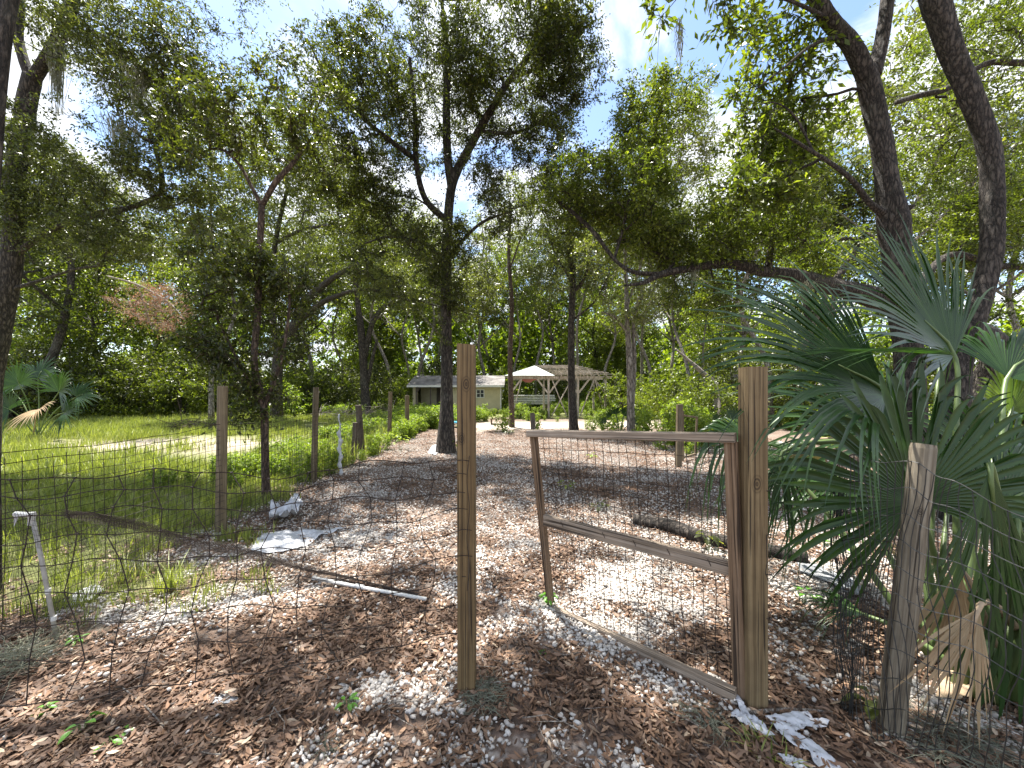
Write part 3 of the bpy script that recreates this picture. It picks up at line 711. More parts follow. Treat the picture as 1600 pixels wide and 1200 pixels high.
BG = [  # px, depth, kind, scale, label
    (150, 21, 4, 1.0, 'dark leafy young tree left of the pink dead twigs at the clearing edge'),
    (60, 24, 0, 1.15, 'tall oak far left behind the small palm, crown above the shrubs'),
    (200, 27, 2, 1.2, 'leaning oak behind the pinkish dead twigs on the left'),
    (300, 24, 4, 1.05, 'bushy bright tree at the edge of the clearing, right of the pink twigs'),
    (350, 29, 0, 1.2, 'tall grey tree rising behind the forked dark tree on the left'),
    (505, 26, 2, .95, 'leaning dark trunk right of the arching oak'),
    (530, 34, 3, 1.1, 'thin tree deep in the wood between the arching oak and the double trunk'),
    (612, 26, 1, .95, 'slim tree with crooked pale trunk, left of the shed'),
    (634, 30, 3, 1.0, 'pale straight slim trunk just left of the shed'),
    (664, 33, 1, 1.05, 'slim leaning tree right behind the shed roof, left part'),
    (750, 32, 0, .95, 'oak rising behind the right end of the shed'),
    (806, 29, 3, .9, 'slender pole-like tree behind the left post of the pergola'),
    (838, 31, 1, .95, 'slim tree above the peak of the pergola roof'),
    (868, 35, 0, .95, 'oak far behind the middle of the pergola'),
    (925, 34, 4, 1.25, 'round bushy green tree behind the right half of the pergola'),
    (951, 24, 3, .85, 'pale thin trunk at the right end of the pergola'),
    (1018, 22, 1, .85, 'slender tree just right of the mossy double stem behind the gate'),
    (1055, 30, 0, .9, 'tree behind the pale leaning dead trunk'),
    (1098, 26, 3, .8, 'thin straight tree seen above the small far gate'),
    (1130, 33, 4, 1.15, 'bright bushy tree far behind, left of the right gate post'),
    (1205, 15, 1, .8, 'pale trunk rising just right of the right gate post'),
    (1290, 24, 0, 1.0, 'oak far behind the palm fronds, left of the thick right trunk'),
    (1440, 20, 2, 1.0, 'wide oak behind the two big right trunks'),
    (1545, 16, 0, .95, 'dense oak at the right edge behind the dark curved trunk'),
    (1250, 34, 4, 1.2, 'low leafy tree far behind between gate post and palm'),
    (10, 17, 2, 1.05, 'leaning oak at the left edge behind the small palm'),
    (440, 33, 4, 1.2, 'bushy green tree deep in the wood behind the arching oak'),
    (580, 36, 4, 1.3, 'round green tree far behind, between double trunk and shed'),
    (985, 36, 4, 1.2, 'bright round tree far behind the gate top rail'),
    (90, 32, 1, 1.2, 'pale tree deep in the wood behind the small left palm'),
    (130, 28, 2, 1.1, 'oak deep in the wood between the big left oak and the pink twigs'),
    (250, 33, 0, 1.25, 'tall tree high behind the pinkish dead twigs'),
    (400, 36, 1, 1.2, 'pale tree far behind the fork of the small dark tree'),
    (480, 30, 0, 1.05, 'oak behind the raised limbs of the arching oak'),
    (560, 40, 2, 1.2, 'oak far behind the double trunk'),
    (690, 38, 0, 1.15, 'tall oak far behind the central oak trunk'),
    (770, 37, 1, 1.2, 'pale green tree deep behind the gap between shed and pergola'),
    (900, 27, 1, .9, 'pale green tree over the middle of the pergola'),
    (1000, 28, 1, 1.0, 'pale green tree behind the mossy double stem'),
    (1080, 22, 1, .85, 'pale green tree over the small far gate'),
    (1160, 21, 0, .85, 'oak behind the tip of the big horizontal limb'),
    (1240, 18, 1, .9, 'pale tree behind the palm fronds, right of the gate post'),
    (1340, 17, 2, .95, 'oak filling the gap left of the thick right trunk'),
    (1470, 13, 1, .9, 'pale leafy tree between the two big right trunks'),
    (1580, 22, 0, 1.1, 'tall oak at the far right edge behind the pale crowns'),
    (330, 18, 1, .85, 'pale green tree over the grass left of the forked dark tree'),
    (650, 27, 1, .95, 'pale crown above the shed behind the central oak'),
]
for i, (px, Y, k, s, lab) in enumerate(BG):
    X = (px - 800) / FOC * Y; loc = (X, Y, float(gz(X, Y)))
    if k not in used:
        used.add(k); o = T[k]; o.location = loc; o.rotation_euler = (0, 0, rnd.uniform(0, 6.28)); o.scale = (s, s, s * .95); o['label'] = lab; o['group'] = 'trees of the wood behind the clearing'
    else:
        copytree(T[k], loc, rnd.uniform(0, 6.28), (s, s, s * rnd.uniform(.88, 1.08)), lab, 'trees of the wood behind the clearing')

def bush_template(seed, m, r0=1.6, h=2.6, n=110, L=.12):
    r_ = np.random.default_rng(seed); root = thing('shrub', 'x', 'shrub', (0, 0, 0))
    mb = MB()
    for k in range(7):
        a = r_.uniform(0, 6.28); q = r_.uniform(.3, .9) * r0
        mb.tube([(0, 0, -.1), (q * .4 * math.cos(a), q * .4 * math.sin(a), h * .4), (q * math.cos(a), q * math.sin(a), h * .85)], [.03, .02, .008], 5)
    mb.build('stems', M_BARK, root)
    cl = sample_blob((0, 0, h * .45), (r0, r0, h * .55), n, .35, .9, r_); cl = cl[cl[:, 2] > .1]
    V, F, tn = leaf_arrays(cl, 8, 6, .45, L, L * .5, r=r_); link('foliage', npmesh('foliage', V, F, m, tn), root)
    return root
SB = [bush_template(31, M_BRIGHT), bush_template(32, M_OAK, 1.8, 3.2, 140), bush_template(33, M_WEED, 1.3, 1.6, 80)]
SH = [(30, 17, 1, 1.1, 'dark green shrub at the left edge behind the small palm'), (110, 19, 1, 1.25, 'tall dark shrub beside the small palm at the clearing edge'),
      (185, 19, 0, 1.2, 'bright shrub under the pinkish dead twigs'), (240, 20, 1, 1.15, 'dark shrub at the back of the grass, below the pink twigs'),
      (285, 20, 0, 1.0, 'sunlit shrub at the back of the grass behind the first side-fence post'), (345, 22, 1, 1.2, 'dark shrub behind the small forked tree'),
      (470, 23, 0, 1.1, 'bright shrub right of the arching oak trunk'), (520, 24, 1, 1.1, 'dark shrub behind the pale brush pile, left side'),
      (575, 24, 1, 1.15, 'dark shrub at the foot of the double trunk'), (620, 25, 0, 1.0, 'green shrub touching the left end of the shed'),
      (800, 28, 0, 1.2, 'green shrub between the shed and the pergola'), (880, 29, 1, 1.3, 'dark shrub seen through the pergola posts'),
      (975, 20, 0, 1.0, 'bright green shrub right of the pergola'), (1040, 17, 0, .95, 'lime green shrub behind the small far gate, left side'),
      (1100, 14, 0, .8, 'lime green shrub behind the small far gate, right side'), (1150, 16, 1, 1.0, 'dark shrub just left of the right gate post'),
      (1260, 15, 1, 1.0, 'dark shrub behind the palm fronds, right of the gate post'), (1380, 13, 0, 1.0, 'green shrub behind the big palm, below the thick trunk'),
      (1500, 10, 1, .95, 'dark shrub behind the big palm at the foot of the curved trunk'), (1580, 9, 0, .95, 'sunlit shrub at the right edge behind the big palm'),
      (440, 21, 2, 1.1, 'low light green bush left of the arching oak foot'), (700, 29, 1, 1.4, 'dark shrub behind the shed roof')]
usedb = set()
for (px, Y, k, s, lab) in SH:
    X = (px - 800) / FOC * Y; loc = (X, Y, float(gz(X, Y)))
    if k not in usedb:
        usedb.add(k); o = SB[k]; o.location = loc; o.scale = (s, s, s); o['label'] = lab; o['group'] = 'shrubs along the edge of the wood'
    else: copytree(SB[k], loc, rnd.uniform(0, 6.28), (s, s, s * rnd.uniform(.85, 1.1)), lab, 'shrubs along the edge of the wood')

# ------------------------------------------------------------------ the main trees
MG = 'trees standing around the path'
# central oak
tree('oak_tree', 'tall oak with dark crown standing right behind the centre post', [
    foot(697, 9.2, 27, 1.5) + L_((698, 620, 9.2, 20), (697, 480, 9.2, 16), (698, 380, 9.1, 15), (704, 300, 9, 14), (716, 262, 9, 14)),
    L_((706, 290, 9, 15), (699, 240, 9, 14), (697, 170, 9, 12), (700, 90, 9, 9), (690, 0, 9, 5)),
    L_((716, 262, 9, 14), (742, 215, 8.8, 13), (768, 170, 8.6, 12), (800, 120, 8.4, 9), (850, 60, 8.2, 6), (890, 10, 8, 3)),
    L_((698, 345, 9.1, 11), (664, 310, 9, 10), (650, 250, 8.9, 9), (649, 180, 8.8, 7), (640, 90, 8.8, 5)),
    L_((650, 250, 8.9, 8), (610, 220, 8.6, 8), (562, 180, 8.3, 6), (515, 130, 8, 5), (480, 60, 7.8, 3)),
    L_((699, 410, 9.2, 7), (660, 380, 8.8, 5), (610, 370, 8.5, 4), (570, 380, 8.3, 3)),
    L_((700, 400, 9.2, 6), (750, 350, 9, 5), (800, 330, 8.8, 3)),
    L_((750, 205, 8.8, 6), (800, 208, 8.4, 5), (850, 190, 8.1, 3)),
], [B_(640, 400, 8.8, 120, 100, 1.3, 150), B_(720, 430, 8.9, 60, 120, 1.0, 70), B_(760, 300, 8.6, 80, 100, 1.2, 70), B_(540, 200, 8.3, 110, 140, 1.6, 260), B_(650, 130, 8.8, 130, 130, 1.8, 330),
    B_(820, 110, 8.4, 130, 110, 1.6, 300), B_(900, 60, 8.2, 70, 80, 1.2, 130), B_(860, 230, 8.3, 60, 80, 1., 70), B_(560, 310, 8.5, 70, 60, 1.1, 80), B_(700, -120, 8.6, 240, 130, 2.4, 80)],
    M_OAK, M_BARK, (9, 9, .34, .068, .028), MG, seed=1, gap=.47, gs=.75, sides=18, dens=1.15)
# small forked dark tree by the side fence
tree('small_oak_tree', 'small dark leafy tree with forked top beside the side fence', [
    foot(415, 5.1, 13, 1.3) + L_((414, 700, 5.1, 13), (412, 640, 5.1, 13), (398, 570, 5.1, 11), (403, 480, 5.2, 11), (406, 390, 5.3, 11), (409, 322, 5.3, 11)),
    L_((409, 322, 5.3, 9), (430, 285, 5.3, 10), (455, 258, 5.4, 8), (480, 225, 5.5, 4)),
    L_((409, 322, 5.3, 8), (392, 290, 5.3, 7), (372, 255, 5.3, 6), (340, 232, 5.3, 4), (300, 246, 5.3, 2)),
    L_((412, 640, 5.1, 8), (440, 560, 5.1, 6), (452, 480, 5.1, 4), (450, 430, 5.1, 3)),
    L_((412, 640, 5.1, 6), (370, 560, 5.0, 5), (340, 500, 5.0, 3)),
], [B_(395, 500, 5.1, 90, 120, .7, 120), B_(350, 430, 5.1, 70, 70, .6, 50), B_(390, 610, 5.1, 60, 50, .5, 30), B_(450, 420, 5.1, 50, 60, .5, 32), B_(340, 200, 5.4, 90, 70, .9, 80), B_(480, 180, 5.6, 70, 90, .9, 80)],
    M_OAK, M_BARKR, (8, 8, .24, .066, .027), MG, seed=2, gap=.47, gs=.5, sides=12, step=.08, dens=.85)
# arching oak behind
tree('arching_oak_tree', 'oak with limbs arching to the right at the back of the grass', [
    foot(432, 19, 21, 1.3) + L_((432, 590, 19, 19), (440, 545, 19, 19), (462, 505, 18.8, 16), (485, 465, 18.6, 14), (520, 435, 18, 9), (560, 412, 17, 6)),
    L_((455, 515, 18.9, 12), (490, 482, 18.5, 11), (525, 463, 18, 8), (575, 452, 17.5, 6), (640, 470, 17, 4)),
    L_((434, 560, 19, 12), (425, 470, 19, 10), (430, 380, 19, 8), (450, 290, 19, 5)),
    L_((430, 380, 19, 7), (470, 360, 18, 6), (520, 350, 17, 4)),
], [B_(550, 345, 17.5, 80, 45, 2.5, 100), B_(440, 330, 19, 90, 90, 2.5, 150), B_(500, 270, 18, 80, 60, 2.2, 110), B_(600, 440, 17, 50, 40, 1.5, 50), B_(400, 220, 19, 100, 70, 2.5, 120)],
    M_PALE, M_BARK, (8, 8, .6, .12, .055), MG, seed=3, gap=.45, gs=1.5, step=.3)
# double trunk
tree('double_trunk_tree', 'dark double-trunked oak left of the shed', [
    foot(572, 22, 15, 1.3) + L_((569, 590, 22, 14), (565, 520, 22, 12), (560, 480, 22, 9), (553, 420, 22, 7)),
    L_((570, 560, 22, 9), (580, 510, 22, 9), (600, 480, 22, 7), (640, 468, 21.5, 5), (690, 480, 21, 3)),
    L_((574, 600, 22, 7), (582, 560, 22, 6), (590, 530, 22, 4)),
], [B_(560, 400, 22, 70, 50, 2.5, 110), B_(640, 440, 21.5, 60, 35, 2, 60)], M_OAK, M_BARK, (8, 7, .7, .14, .065), MG, seed=4, gs=1.6, step=.35, sides=10)
# big oak on the left edge
tree('oak_tree', 'large spreading oak at the left edge with forked mossy trunk', [
    foot(-22, 7.2, 46, 1.3) + L_((-16, 600, 7.2, 42), (-2, 520, 7.2, 40), (14, 440, 7.2, 40), (22, 370, 7.2, 40), (28, 260, 7.2, 44), (40, 170, 7.2, 38), (52, 120, 7.2, 34)),
    L_((50, 130, 7.2, 26), (85, 70, 7.1, 25), (110, 10, 7, 22), (140, -80, 7, 16)),
    L_((50, 130, 7.2, 22), (28, 60, 7.2, 20), (30, 0, 7.2, 17), (10, -80, 7.2, 14)),
    L_((22, 400, 7.2, 16), (60, 372, 7.2, 13), (110, 345, 7.1, 10), (160, 330, 7, 7), (220, 320, 6.9, 4)),
    L_((10, 455, 7.2, 12), (70, 436, 7.2, 7), (120, 420, 7.1, 6), (165, 415, 7, 4)),
    L_((110, 345, 7.1, 8), (180, 332, 6.8, 9), (240, 310, 6.6, 10), (254, 290, 6.6, 10), (248, 250, 6.6, 7), (242, 225, 6.6, 6), (265, 200, 6.5, 3)),
    L_((242, 225, 6.6, 5), (200, 200, 6.5, 4), (185, 180, 6.4, 2)),
    L_((85, 70, 7.1, 8), (150, 50, 6.6, 6), (220, 110, 6.4, 4), (300, 180, 6.3, 2)),
], [B_(110, 270, 6.9, 110, 80, 1.2, 180), B_(200, 150, 6.8, 130, 110, 1.4, 230), B_(290, 170, 6.6, 70, 90, 1.1, 90), B_(240, 300, 6.6, 90, 60, 1., 100), B_(60, 330, 7, 60, 50, .8, 60), B_(180, 380, 6.9, 90, 40, .9, 70),
    B_(100, 40, 7, 110, 60, 1.4, 90), B_(300, 40, 6.6, 60, 60, 1.0, 30), B_(220, -110, 6.6, 220, 90, 1.8, 160)],
    M_OLIVE, M_BARK, (8, 10, .33, .058, .024), MG, seed=5, gap=.49, gs=.7, sides=18, dens=1.05)
# near tree at the very left edge: dark trunk sliver, crown overhead
tree('near_oak_tree', 'oak whose dark trunk just shows along the left picture edge', [
    foot(-6, 2.75, 20, 1.2) + L_((-8, 700, 2.75, 18), (-9, 450, 2.75, 16), (-7, 300, 2.75, 14)) + [(-3.6, 2.8, 4.6, .055), (-3.2, 3.1, 6.2, .05), (-2.8, 3.5, 7.8, .04)],
    [(-3.6, 2.8, 4.4, .045), (-2.8, 3.4, 5.8, .035), (-1.6, 3.8, 7.0, .02)],
], [WB(-2.3, 4.2, 8.0, 2.0, 1.3, 1.0, 105), WB(-4.2, 3.4, 7.6, 1.5, 1.5, 1.1, 60), WB(-.9, 3.8, 8.4, 1.4, 1.3, .9, 60)], M_OAK, M_BARK, (8, 8, .34, .075, .034), MG, seed=6, gap=.42, gs=.9)
# thick forked trunk right
tree('thick_tree', 'thick rough-barked tree forking above the palm on the right', [
    foot(1425, 5, 58, 1.3) + L_((1420, 560, 5, 50), (1408, 470, 5, 47), (1400, 400, 5, 48), (1396, 350, 5, 57), (1393, 322, 5, 53), (1386, 280, 5, 42), (1374, 210, 5, 38), (1360, 140, 5, 37), (1352, 108, 5, 34)),
    L_((1356, 125, 5, 33), (1330, 70, 5, 31), (1296, 30, 5, 30), (1265, -20, 5, 28), (1200, -120, 4.9, 24), (1120, -260, 4.7, 16)),
    L_((1362, 120, 5, 30), (1376, 75, 5, 26), (1383, 30, 5, 25), (1388, -20, 5, 24), (1400, -120, 5, 18), (1390, -260, 5, 12)),
    L_((1392, 340, 5, 22), (1362, 320, 4.95, 12), (1330, 280, 4.9, 10), (1290, 250, 4.85, 8), (1250, 225, 4.8, 6), (1210, 200, 4.8, 3)),
    L_((1398, 340, 5, 20), (1418, 326, 4.9, 14), (1430, 320, 4.85, 5)),
    L_((1270, 235, 4.83, 4), (1240, 180, 4.8, 4), (1205, 160, 4.8, 2), (1160, 175, 4.8, 1.5)),
    L_((1320, 55, 5, 8), (1270, 70, 4.8, 6), (1220, 110, 4.6, 4), (1180, 140, 4.5, 2)),
    L_((1296, 30, 5, 8), (1230, 0, 4.6, 5), (1130, -20, 4.2, 3), (1060, -15, 4, 2)),
], [B_(1220, 110, 5.6, 70, 70, .7, 60), B_(1260, 215, 5.7, 80, 60, .7, 70), B_(1190, 290, 5.4, 80, 35, .6, 36), B_(1310, 300, 6.0, 50, 40, .5, 22), B_(1070, -5, 4.1, 90, 18, .35, 16), B_(1160, 20, 4.6, 40, 25, .3, 8),
    B_(1200, 40, 5.4, 40, 30, .4, 14), B_(1180, 190, 5.5, 40, 40, .5, 16), WB(2.0, 4.2, 7.9, 2.2, 1.8, 1.2, 130), WB(4.4, 5.2, 9.6, 2.6, 2.2, 1.3, 130), WB(0.6, 3.0, 7.6, 1.3, 1.4, .9, 60)],
    M_BRIGHT, M_BARKN, (6, 7, .34, .105, .042), MG, seed=7, gap=.46, gs=.6, sides=28, step=.05, lump=.09, droop=.25, dens=.75)
# dark curved trunk
tree('curved_tree', 'dark rough trunk curving up at the far right beside the thick tree', [
    foot(1490, 4.2, 46, 1.3) + L_((1496, 600, 4.2, 46), (1512, 530, 4.2, 42), (1534, 460, 4.2, 41), (1548, 390, 4.2, 41), (1551, 310, 4.2, 43), (1545, 230, 4.2, 43), (1520, 160, 4.2, 42), (1492, 90, 4.2, 42), (1470, 30, 4.2, 44), (1455, -20, 4.2, 46), (1440, -120, 4.2, 42), (1460, -260, 4.2, 28)),
    L_((1500, -130, 4.2, 14), (1560, -220, 4.4, 10), (1640, -300, 4.6, 6)),
], [WB(4.8, 4.2, 8.4, 2.2, 2.0, 1.3, 130), WB(3.2, 3.2, 8.6, 1.8, 1.6, 1.0, 90)], M_OAK, M_BARKN, (8, 8, .34, .08, .034), MG, seed=8, sides=28, step=.05, lump=.09)
# big horizontal limb
tree('leaning_oak_tree', 'huge mossy oak limb reaching left behind the palm and thick trunk', [
    [(8.6, 8.2, -.2, .36)] + L_((1560, 560, 7.4, 62), (1450, 500, 7, 54), (1370, 466, 6.9, 44), (1300, 447, 6.8, 34), (1240, 430, 6.7, 25), (1190, 424, 6.6, 19), (1140, 412, 6.5, 16), (1080, 419, 6.4, 12), (1035, 428, 6.3, 11), (1005, 442, 6.2, 7), (975, 446, 6.2, 3)),
    L_((1035, 428, 6.3, 8), (990, 425, 6.3, 7), (960, 405, 6.4, 6), (925, 360, 6.5, 7), (880, 320, 6.6, 6), (840, 290, 6.8, 3)),
    L_((1200, 422, 6.6, 12), (1208, 370, 6.6, 10), (1222, 320, 6.6, 7), (1245, 280, 6.6, 5)),
    L_((1222, 320, 6.6, 5), (1170, 300, 6.6, 4), (1110, 290, 6.6, 3)),
    L_((1300, 447, 6.8, 15), (1340, 380, 6.9, 9), (1300, 375, 6.7, 8), (1240, 390, 6.5, 5)),
    L_((1410, 480, 7, 20), (1480, 400, 7.2, 14), (1560, 415, 7.4, 14), (1640, 420, 7.4, 14)),
    L_((960, 405, 6.4, 5), (975, 350, 6.4, 5), (985, 300, 6.4, 4), (1005, 250, 6.4, 3)),
    L_((1400, 160, 7.5, 10), (1440, 148, 7.5, 12), (1480, 138, 7.5, 14), (1540, 100, 7.5, 13), (1600, 98, 7.5, 14), (1700, 90, 7.6, 16)),
], [B_(1000, 310, 6.6, 110, 90, 1.1, 170), B_(900, 300, 6.6, 70, 60, .9, 70), B_(1080, 380, 6.5, 80, 40, .8, 60), B_(1180, 360, 6.6, 110, 50, 1., 110), B_(1020, 180, 6.8, 60, 60, 1., 60), B_(1110, 470, 6.6, 80, 30, .7, 28), B_(1300, 400, 6.9, 70, 35, .8, 50),
    B_(1540, 330, 8, 90, 110, 1.4, 170), B_(1450, 380, 8, 70, 60, 1.2, 60), B_(1540, 60, 8, 90, 110, 1.4, 100), B_(1470, 210, 8, 70, 60, 1.2, 40)],
    M_BRIGHT, M_BARK, (8, 10, .32, .058, .026), MG, seed=9, gap=.44, gs=.8, sides=20, step=.1)
# slender trees on the far side of the path
tree('slender_tree', 'slender crooked tree right of the centre post, left of the pergola', [
    foot(800, 15.5, 9, 1.2) + L_((797, 560, 15.5, 8), (800, 480, 15.5, 7), (795, 400, 15.5, 5.5), (798, 330, 15.5, 4)), L_((797, 420, 15.5, 3), (815, 370, 15.5, 2.5), (840, 330, 15.5, 1.5))],
    [B_(800, 330, 15.5, 50, 60, 1.3, 34), B_(760, 440, 15.5, 40, 30, 1., 22)], M_PALE, M_BARKR, (8, 7, .5, .10, .045), MG, seed=10, sides=8, step=.25)
tree('slender_tree', 'straight dark trunked tree in front of the pergola', [
    foot(896, 14, 13, 1.5) + L_((893, 600, 14, 12), (893, 500, 14, 10.5), (895, 430, 14, 9), (888, 380, 14, 6), (890, 300, 14, 4)),
    L_((894, 460, 14, 6), (915, 430, 14, 5), (925, 380, 14, 4), (945, 340, 13.8, 2)), L_((895, 500, 14, 3), (930, 470, 13.8, 2.5), (955, 420, 13.5, 1.5)), L_((893, 440, 14, 4), (870, 400, 14, 3), (850, 350, 14, 2))],
    [B_(890, 400, 14, 75, 65, 1.7, 110), B_(860, 330, 14, 60, 50, 1.4, 60), B_(930, 330, 14, 60, 60, 1.4, 60)], M_OAK, M_BARK, (8, 7, .48, .095, .042), MG, seed=11, sides=12, step=.2, gs=1.)
tree('slender_tree', 'mossy double-stemmed slim tree behind the gate top rail', [
    foot(986, 11.5, 13, 1.3) + L_((985, 620, 11.5, 12), (984, 560, 11.5, 11), (980, 500, 11.5, 8), (978, 430, 11.5, 6), (975, 340, 11.5, 4)),
    L_((987, 640, 11.6, 9), (991, 560, 11.6, 8), (990, 500, 11.6, 5), (1005, 460, 11.6, 3)), L_((980, 480, 11.5, 4), (1005, 400, 11.5, 4), (1025, 320, 11.5, 3), (1045, 220, 11.5, 2)), L_((981, 520, 11.5, 4), (960, 495, 11.5, 4), (940, 488, 11.5, 2))],
    [B_(1000, 480, 11.6, 60, 40, 1., 36), B_(960, 380, 11.5, 60, 60, 1., 40), B_(1045, 215, 11.5, 75, 95, 1.6, 190), B_(1000, 330, 11.5, 50, 50, 1.3, 50)], M_PALE, M_BARKG, (8, 7, .42, .085, .038), MG, seed=12, sides=10, step=.15, gs=1.)
tree('dead_tree', 'pale dead trunk leaning left above the small far gate', [
    [(*G(1122, 676)[:2], -.1, .17)] + L_((1118, 605, 14, 9), (1095, 580, 14, 9), (1075, 562, 14, 5), (1055, 545, 14, 3))], [], M_PALE, M_DRY, group=None, cat='dead tree', sides=8, seed=13)
# pinkish dead branch
tree('dead_branch', 'pinkish brown dead branch with withered leaves over the far left grass', [
    L_((170, 432, 12, 4), (215, 445, 12, 4), (260, 470, 12, 3), (290, 500, 12, 2)), L_((215, 445, 12, 3), (230, 490, 12, 2), (240, 520, 12, 1))],
    [B_(235, 478, 12, 55, 40, .9, 60)], M_RED, M_DRY, (8, 6, .4, .05, .02), None, seed=14, cat='branch', sides=6, base=at(235, 480, 12), crown='withered_leaves', rtip=.006)

# ------------------------------------------------------------------ Spanish moss
def moss(label, top, length, width, n, group='hanks of Spanish moss hanging from the trees', m=M_MOSS):
    top = Vector(top); root = None
    V = []; F = []; T_ = []
    for i in range(n):
        x = rnd.gauss(0, width * .5); y = rnd.gauss(0, width * .5); l = length * rnd.uniform(.3, 1) * math.exp(-abs(x) / (width * 1.2)); segs = 6
        p = top + Vector((x, y, rnd.uniform(-.05, .02))); b = len(V); wv = .003
        for k in range(segs + 1):
            V += [p + Vector((-wv, 0, 0)), p + Vector((wv, wv, 0))]
            p = p + Vector((rnd.gauss(0, .012) - x * .10, rnd.gauss(0, .012) - y * .10, -l / segs))
        for k in range(segs): F.append((b + 2 * k, b + 2 * k + 1, b + 2 * k + 3, b + 2 * k + 2)); T_.append(rnd.random())
    me = npmesh('spanish_moss', [tuple(v) for v in V], F, m, T_, off=top)
    o = link('spanish_moss', me); o.location = top; tag(o, label, 'moss', group)
moss('thin dark strand of moss hanging into the sky at the top centre right', at(1062, 30, 4.1), .62, .018, 30)
moss('hank of grey moss under the fork of the big left oak', at(90, 66, 7.1), 1.6, .16, 160)
moss('wispy grey moss in the crown of the left oak, right of its trunk', at(192, 190, 6.45), 1.1, .3, 170)
moss('grey moss hanging low from the left oak limb', at(135, 345, 7), .7, .15, 70)
moss('grey moss below the big horizontal limb behind the palm', at(1255, 440, 6.6), .5, .2, 80)
moss('grey moss hanging at the tip of the big horizontal limb', at(1085, 420, 6.4), .35, .1, 40)
moss('grey moss high in the left oak next to the sky gap', at(216, 108, 6.4), .9, .2, 90)

# ------------------------------------------------------------------ shed
def shed():
    Y = 24.; k = Y / FOC
    x0 = (645 - 800) * k; x1 = (782 - 800) * k; ez = 1.78; rz_ = 2.42; D = 3.
    root = thing('shed', 'low pale shed with weathered shingle roof and small porch behind the centre post', 'shed', (x0, Y, 0))
    xp0 = (652 - 800) * k; xp1 = (692 - 800) * k      # porch opening
    mb = MB(); nb = 15; bh = (ez + .05) / nb
    for i in range(nb):                              # lapped siding, each board tipped outwards
        z = i * bh
        for (a, b) in ((x0, xp0), (xp1, x1)):
            V = [(a, Y - .02, z), (b, Y - .02, z), (b, Y, z + bh), (a, Y, z + bh), (a, Y + .08, z), (b, Y + .08, z), (b, Y + .08, z + bh), (a, Y + .08, z + bh)]
            mb.add(V, [(0, 1, 2, 3), (0, 4, 5, 1), (4, 7, 6, 5), (3, 2, 6, 7)])
    o = mb.build('siding', M_SIDING, root); o['kind'] = 'stuff'
    mb = MB(); mb.box(x0 + .01, x0 + .09, Y + .08, Y + D, -.1, ez); mb.box(x1 - .09, x1 - .01, Y + .08, Y + D, -.1, ez); mb.box(x0, x1, Y + D, Y + D + .08, -.1, ez)
    for xx in (x0 + .05, x1 - .05): mb.add([(xx, Y + .1, ez), (xx, Y + D, ez), (xx, Y + D / 2, rz_ - .03)], [(0, 1, 2)])
    mb.build('wall', M_SIDING, root)
    mb = MB(); mb.box(xp0 + .01, xp1 - .01, Y + .9, Y + .96, 0, ez); mb.build('porch_wall', M_SHADE, root)
    d = MB(); d.box((678 - 800) * k, (689 - 800) * k, Y + .85, Y + .895, 0, 1.6); d = d.build('door', M_DARKP, root)
    for x in (xp0, (674 - 800) * k, xp1):
        mb = MB(); mb.beam((x, Y - .25, -.05), (x, Y - .25, ez - .02), .07, .07); mb.build('porch_post', M_DARKP, root)
    mb = MB(); mb.beam((xp0, Y - .25, ez - .45), (xp0 + .35, Y - .25, ez - .05), .04, .06); mb.build('brace', M_DARKP, root)
    for s in (-1, 1):                                # roof: two slopes with shingle courses
        mb = MB(); n = 9
        for i in range(n):
            t0, t1 = i / n, (i + 1) / n
            ya = Y + D / 2 + s * (D / 2 + .4) * (1 - t0); yb = Y + D / 2 + s * (D / 2 + .4) * (1 - t1)
            za = ez - .02 + (rz_ - ez + .02) * t0; zb = ez - .02 + (rz_ - ez + .02) * t1
            x = x0 - .25
            while x < x1 + .25:
                wdt = rnd.uniform(.28, .42); xb = min(x + wdt, x1 + .27); dz = rnd.uniform(.012, .03)
                mb.add([(x, ya, za + dz), (xb - .01, ya, za + dz), (xb - .01, yb, zb + .01), (x, yb, zb + .01), (x, ya, za - .03), (xb - .01, ya, za - .03)], [(0, 1, 2, 3), (4, 5, 1, 0)], rnd.random()); x = xb
        mb.add([(x0 - .25, Y + D / 2 + s * (D / 2 + .4), ez - .03), (x1 + .25, Y + D / 2 + s * (D / 2 + .4), ez - .03), (x1 + .25, Y + D / 2, rz_ - .01), (x0 - .25, Y + D / 2, rz_ - .01)], [(0, 1, 2, 3)])
        o = mb.build('roof', M_ROOF, root)
    mb = MB(); mb.box(x0 - .25, x1 + .25, Y - .46, Y - .42, ez - .13, ez - .01); mb.build('fascia', M_TRIM, root)
    wx0 = (744 - 800) * k; wx1 = (757 - 800) * k
    fr = MB()
    for (a, b, c, d_) in ((wx0, wx1, .98, 1.03), (wx0, wx1, 1.47, 1.52), (wx0, wx0 + .05, 1.03, 1.47), (wx1 - .05, wx1, 1.03, 1.47), ((wx0 + wx1) / 2 - .02, (wx0 + wx1) / 2 + .02, 1.03, 1.47), (wx0 + .05, wx1 - .05, 1.24, 1.27)):
        fr.box(a, b, Y - .06, Y - .03, c, d_)
    f = fr.build('window', M_TRIM, root); g = MB(); g.box(wx0 + .04, wx1 - .04, Y - .035, Y - .024, 1.02, 1.48); g.build('pane', M_GLASS, f)
    mb = MB(); mb.box(x1 - .02, x1 + .05, Y - .06, Y + .02, 0, ez); mb.build('corner_trim', M_TRIM, root)
shed()

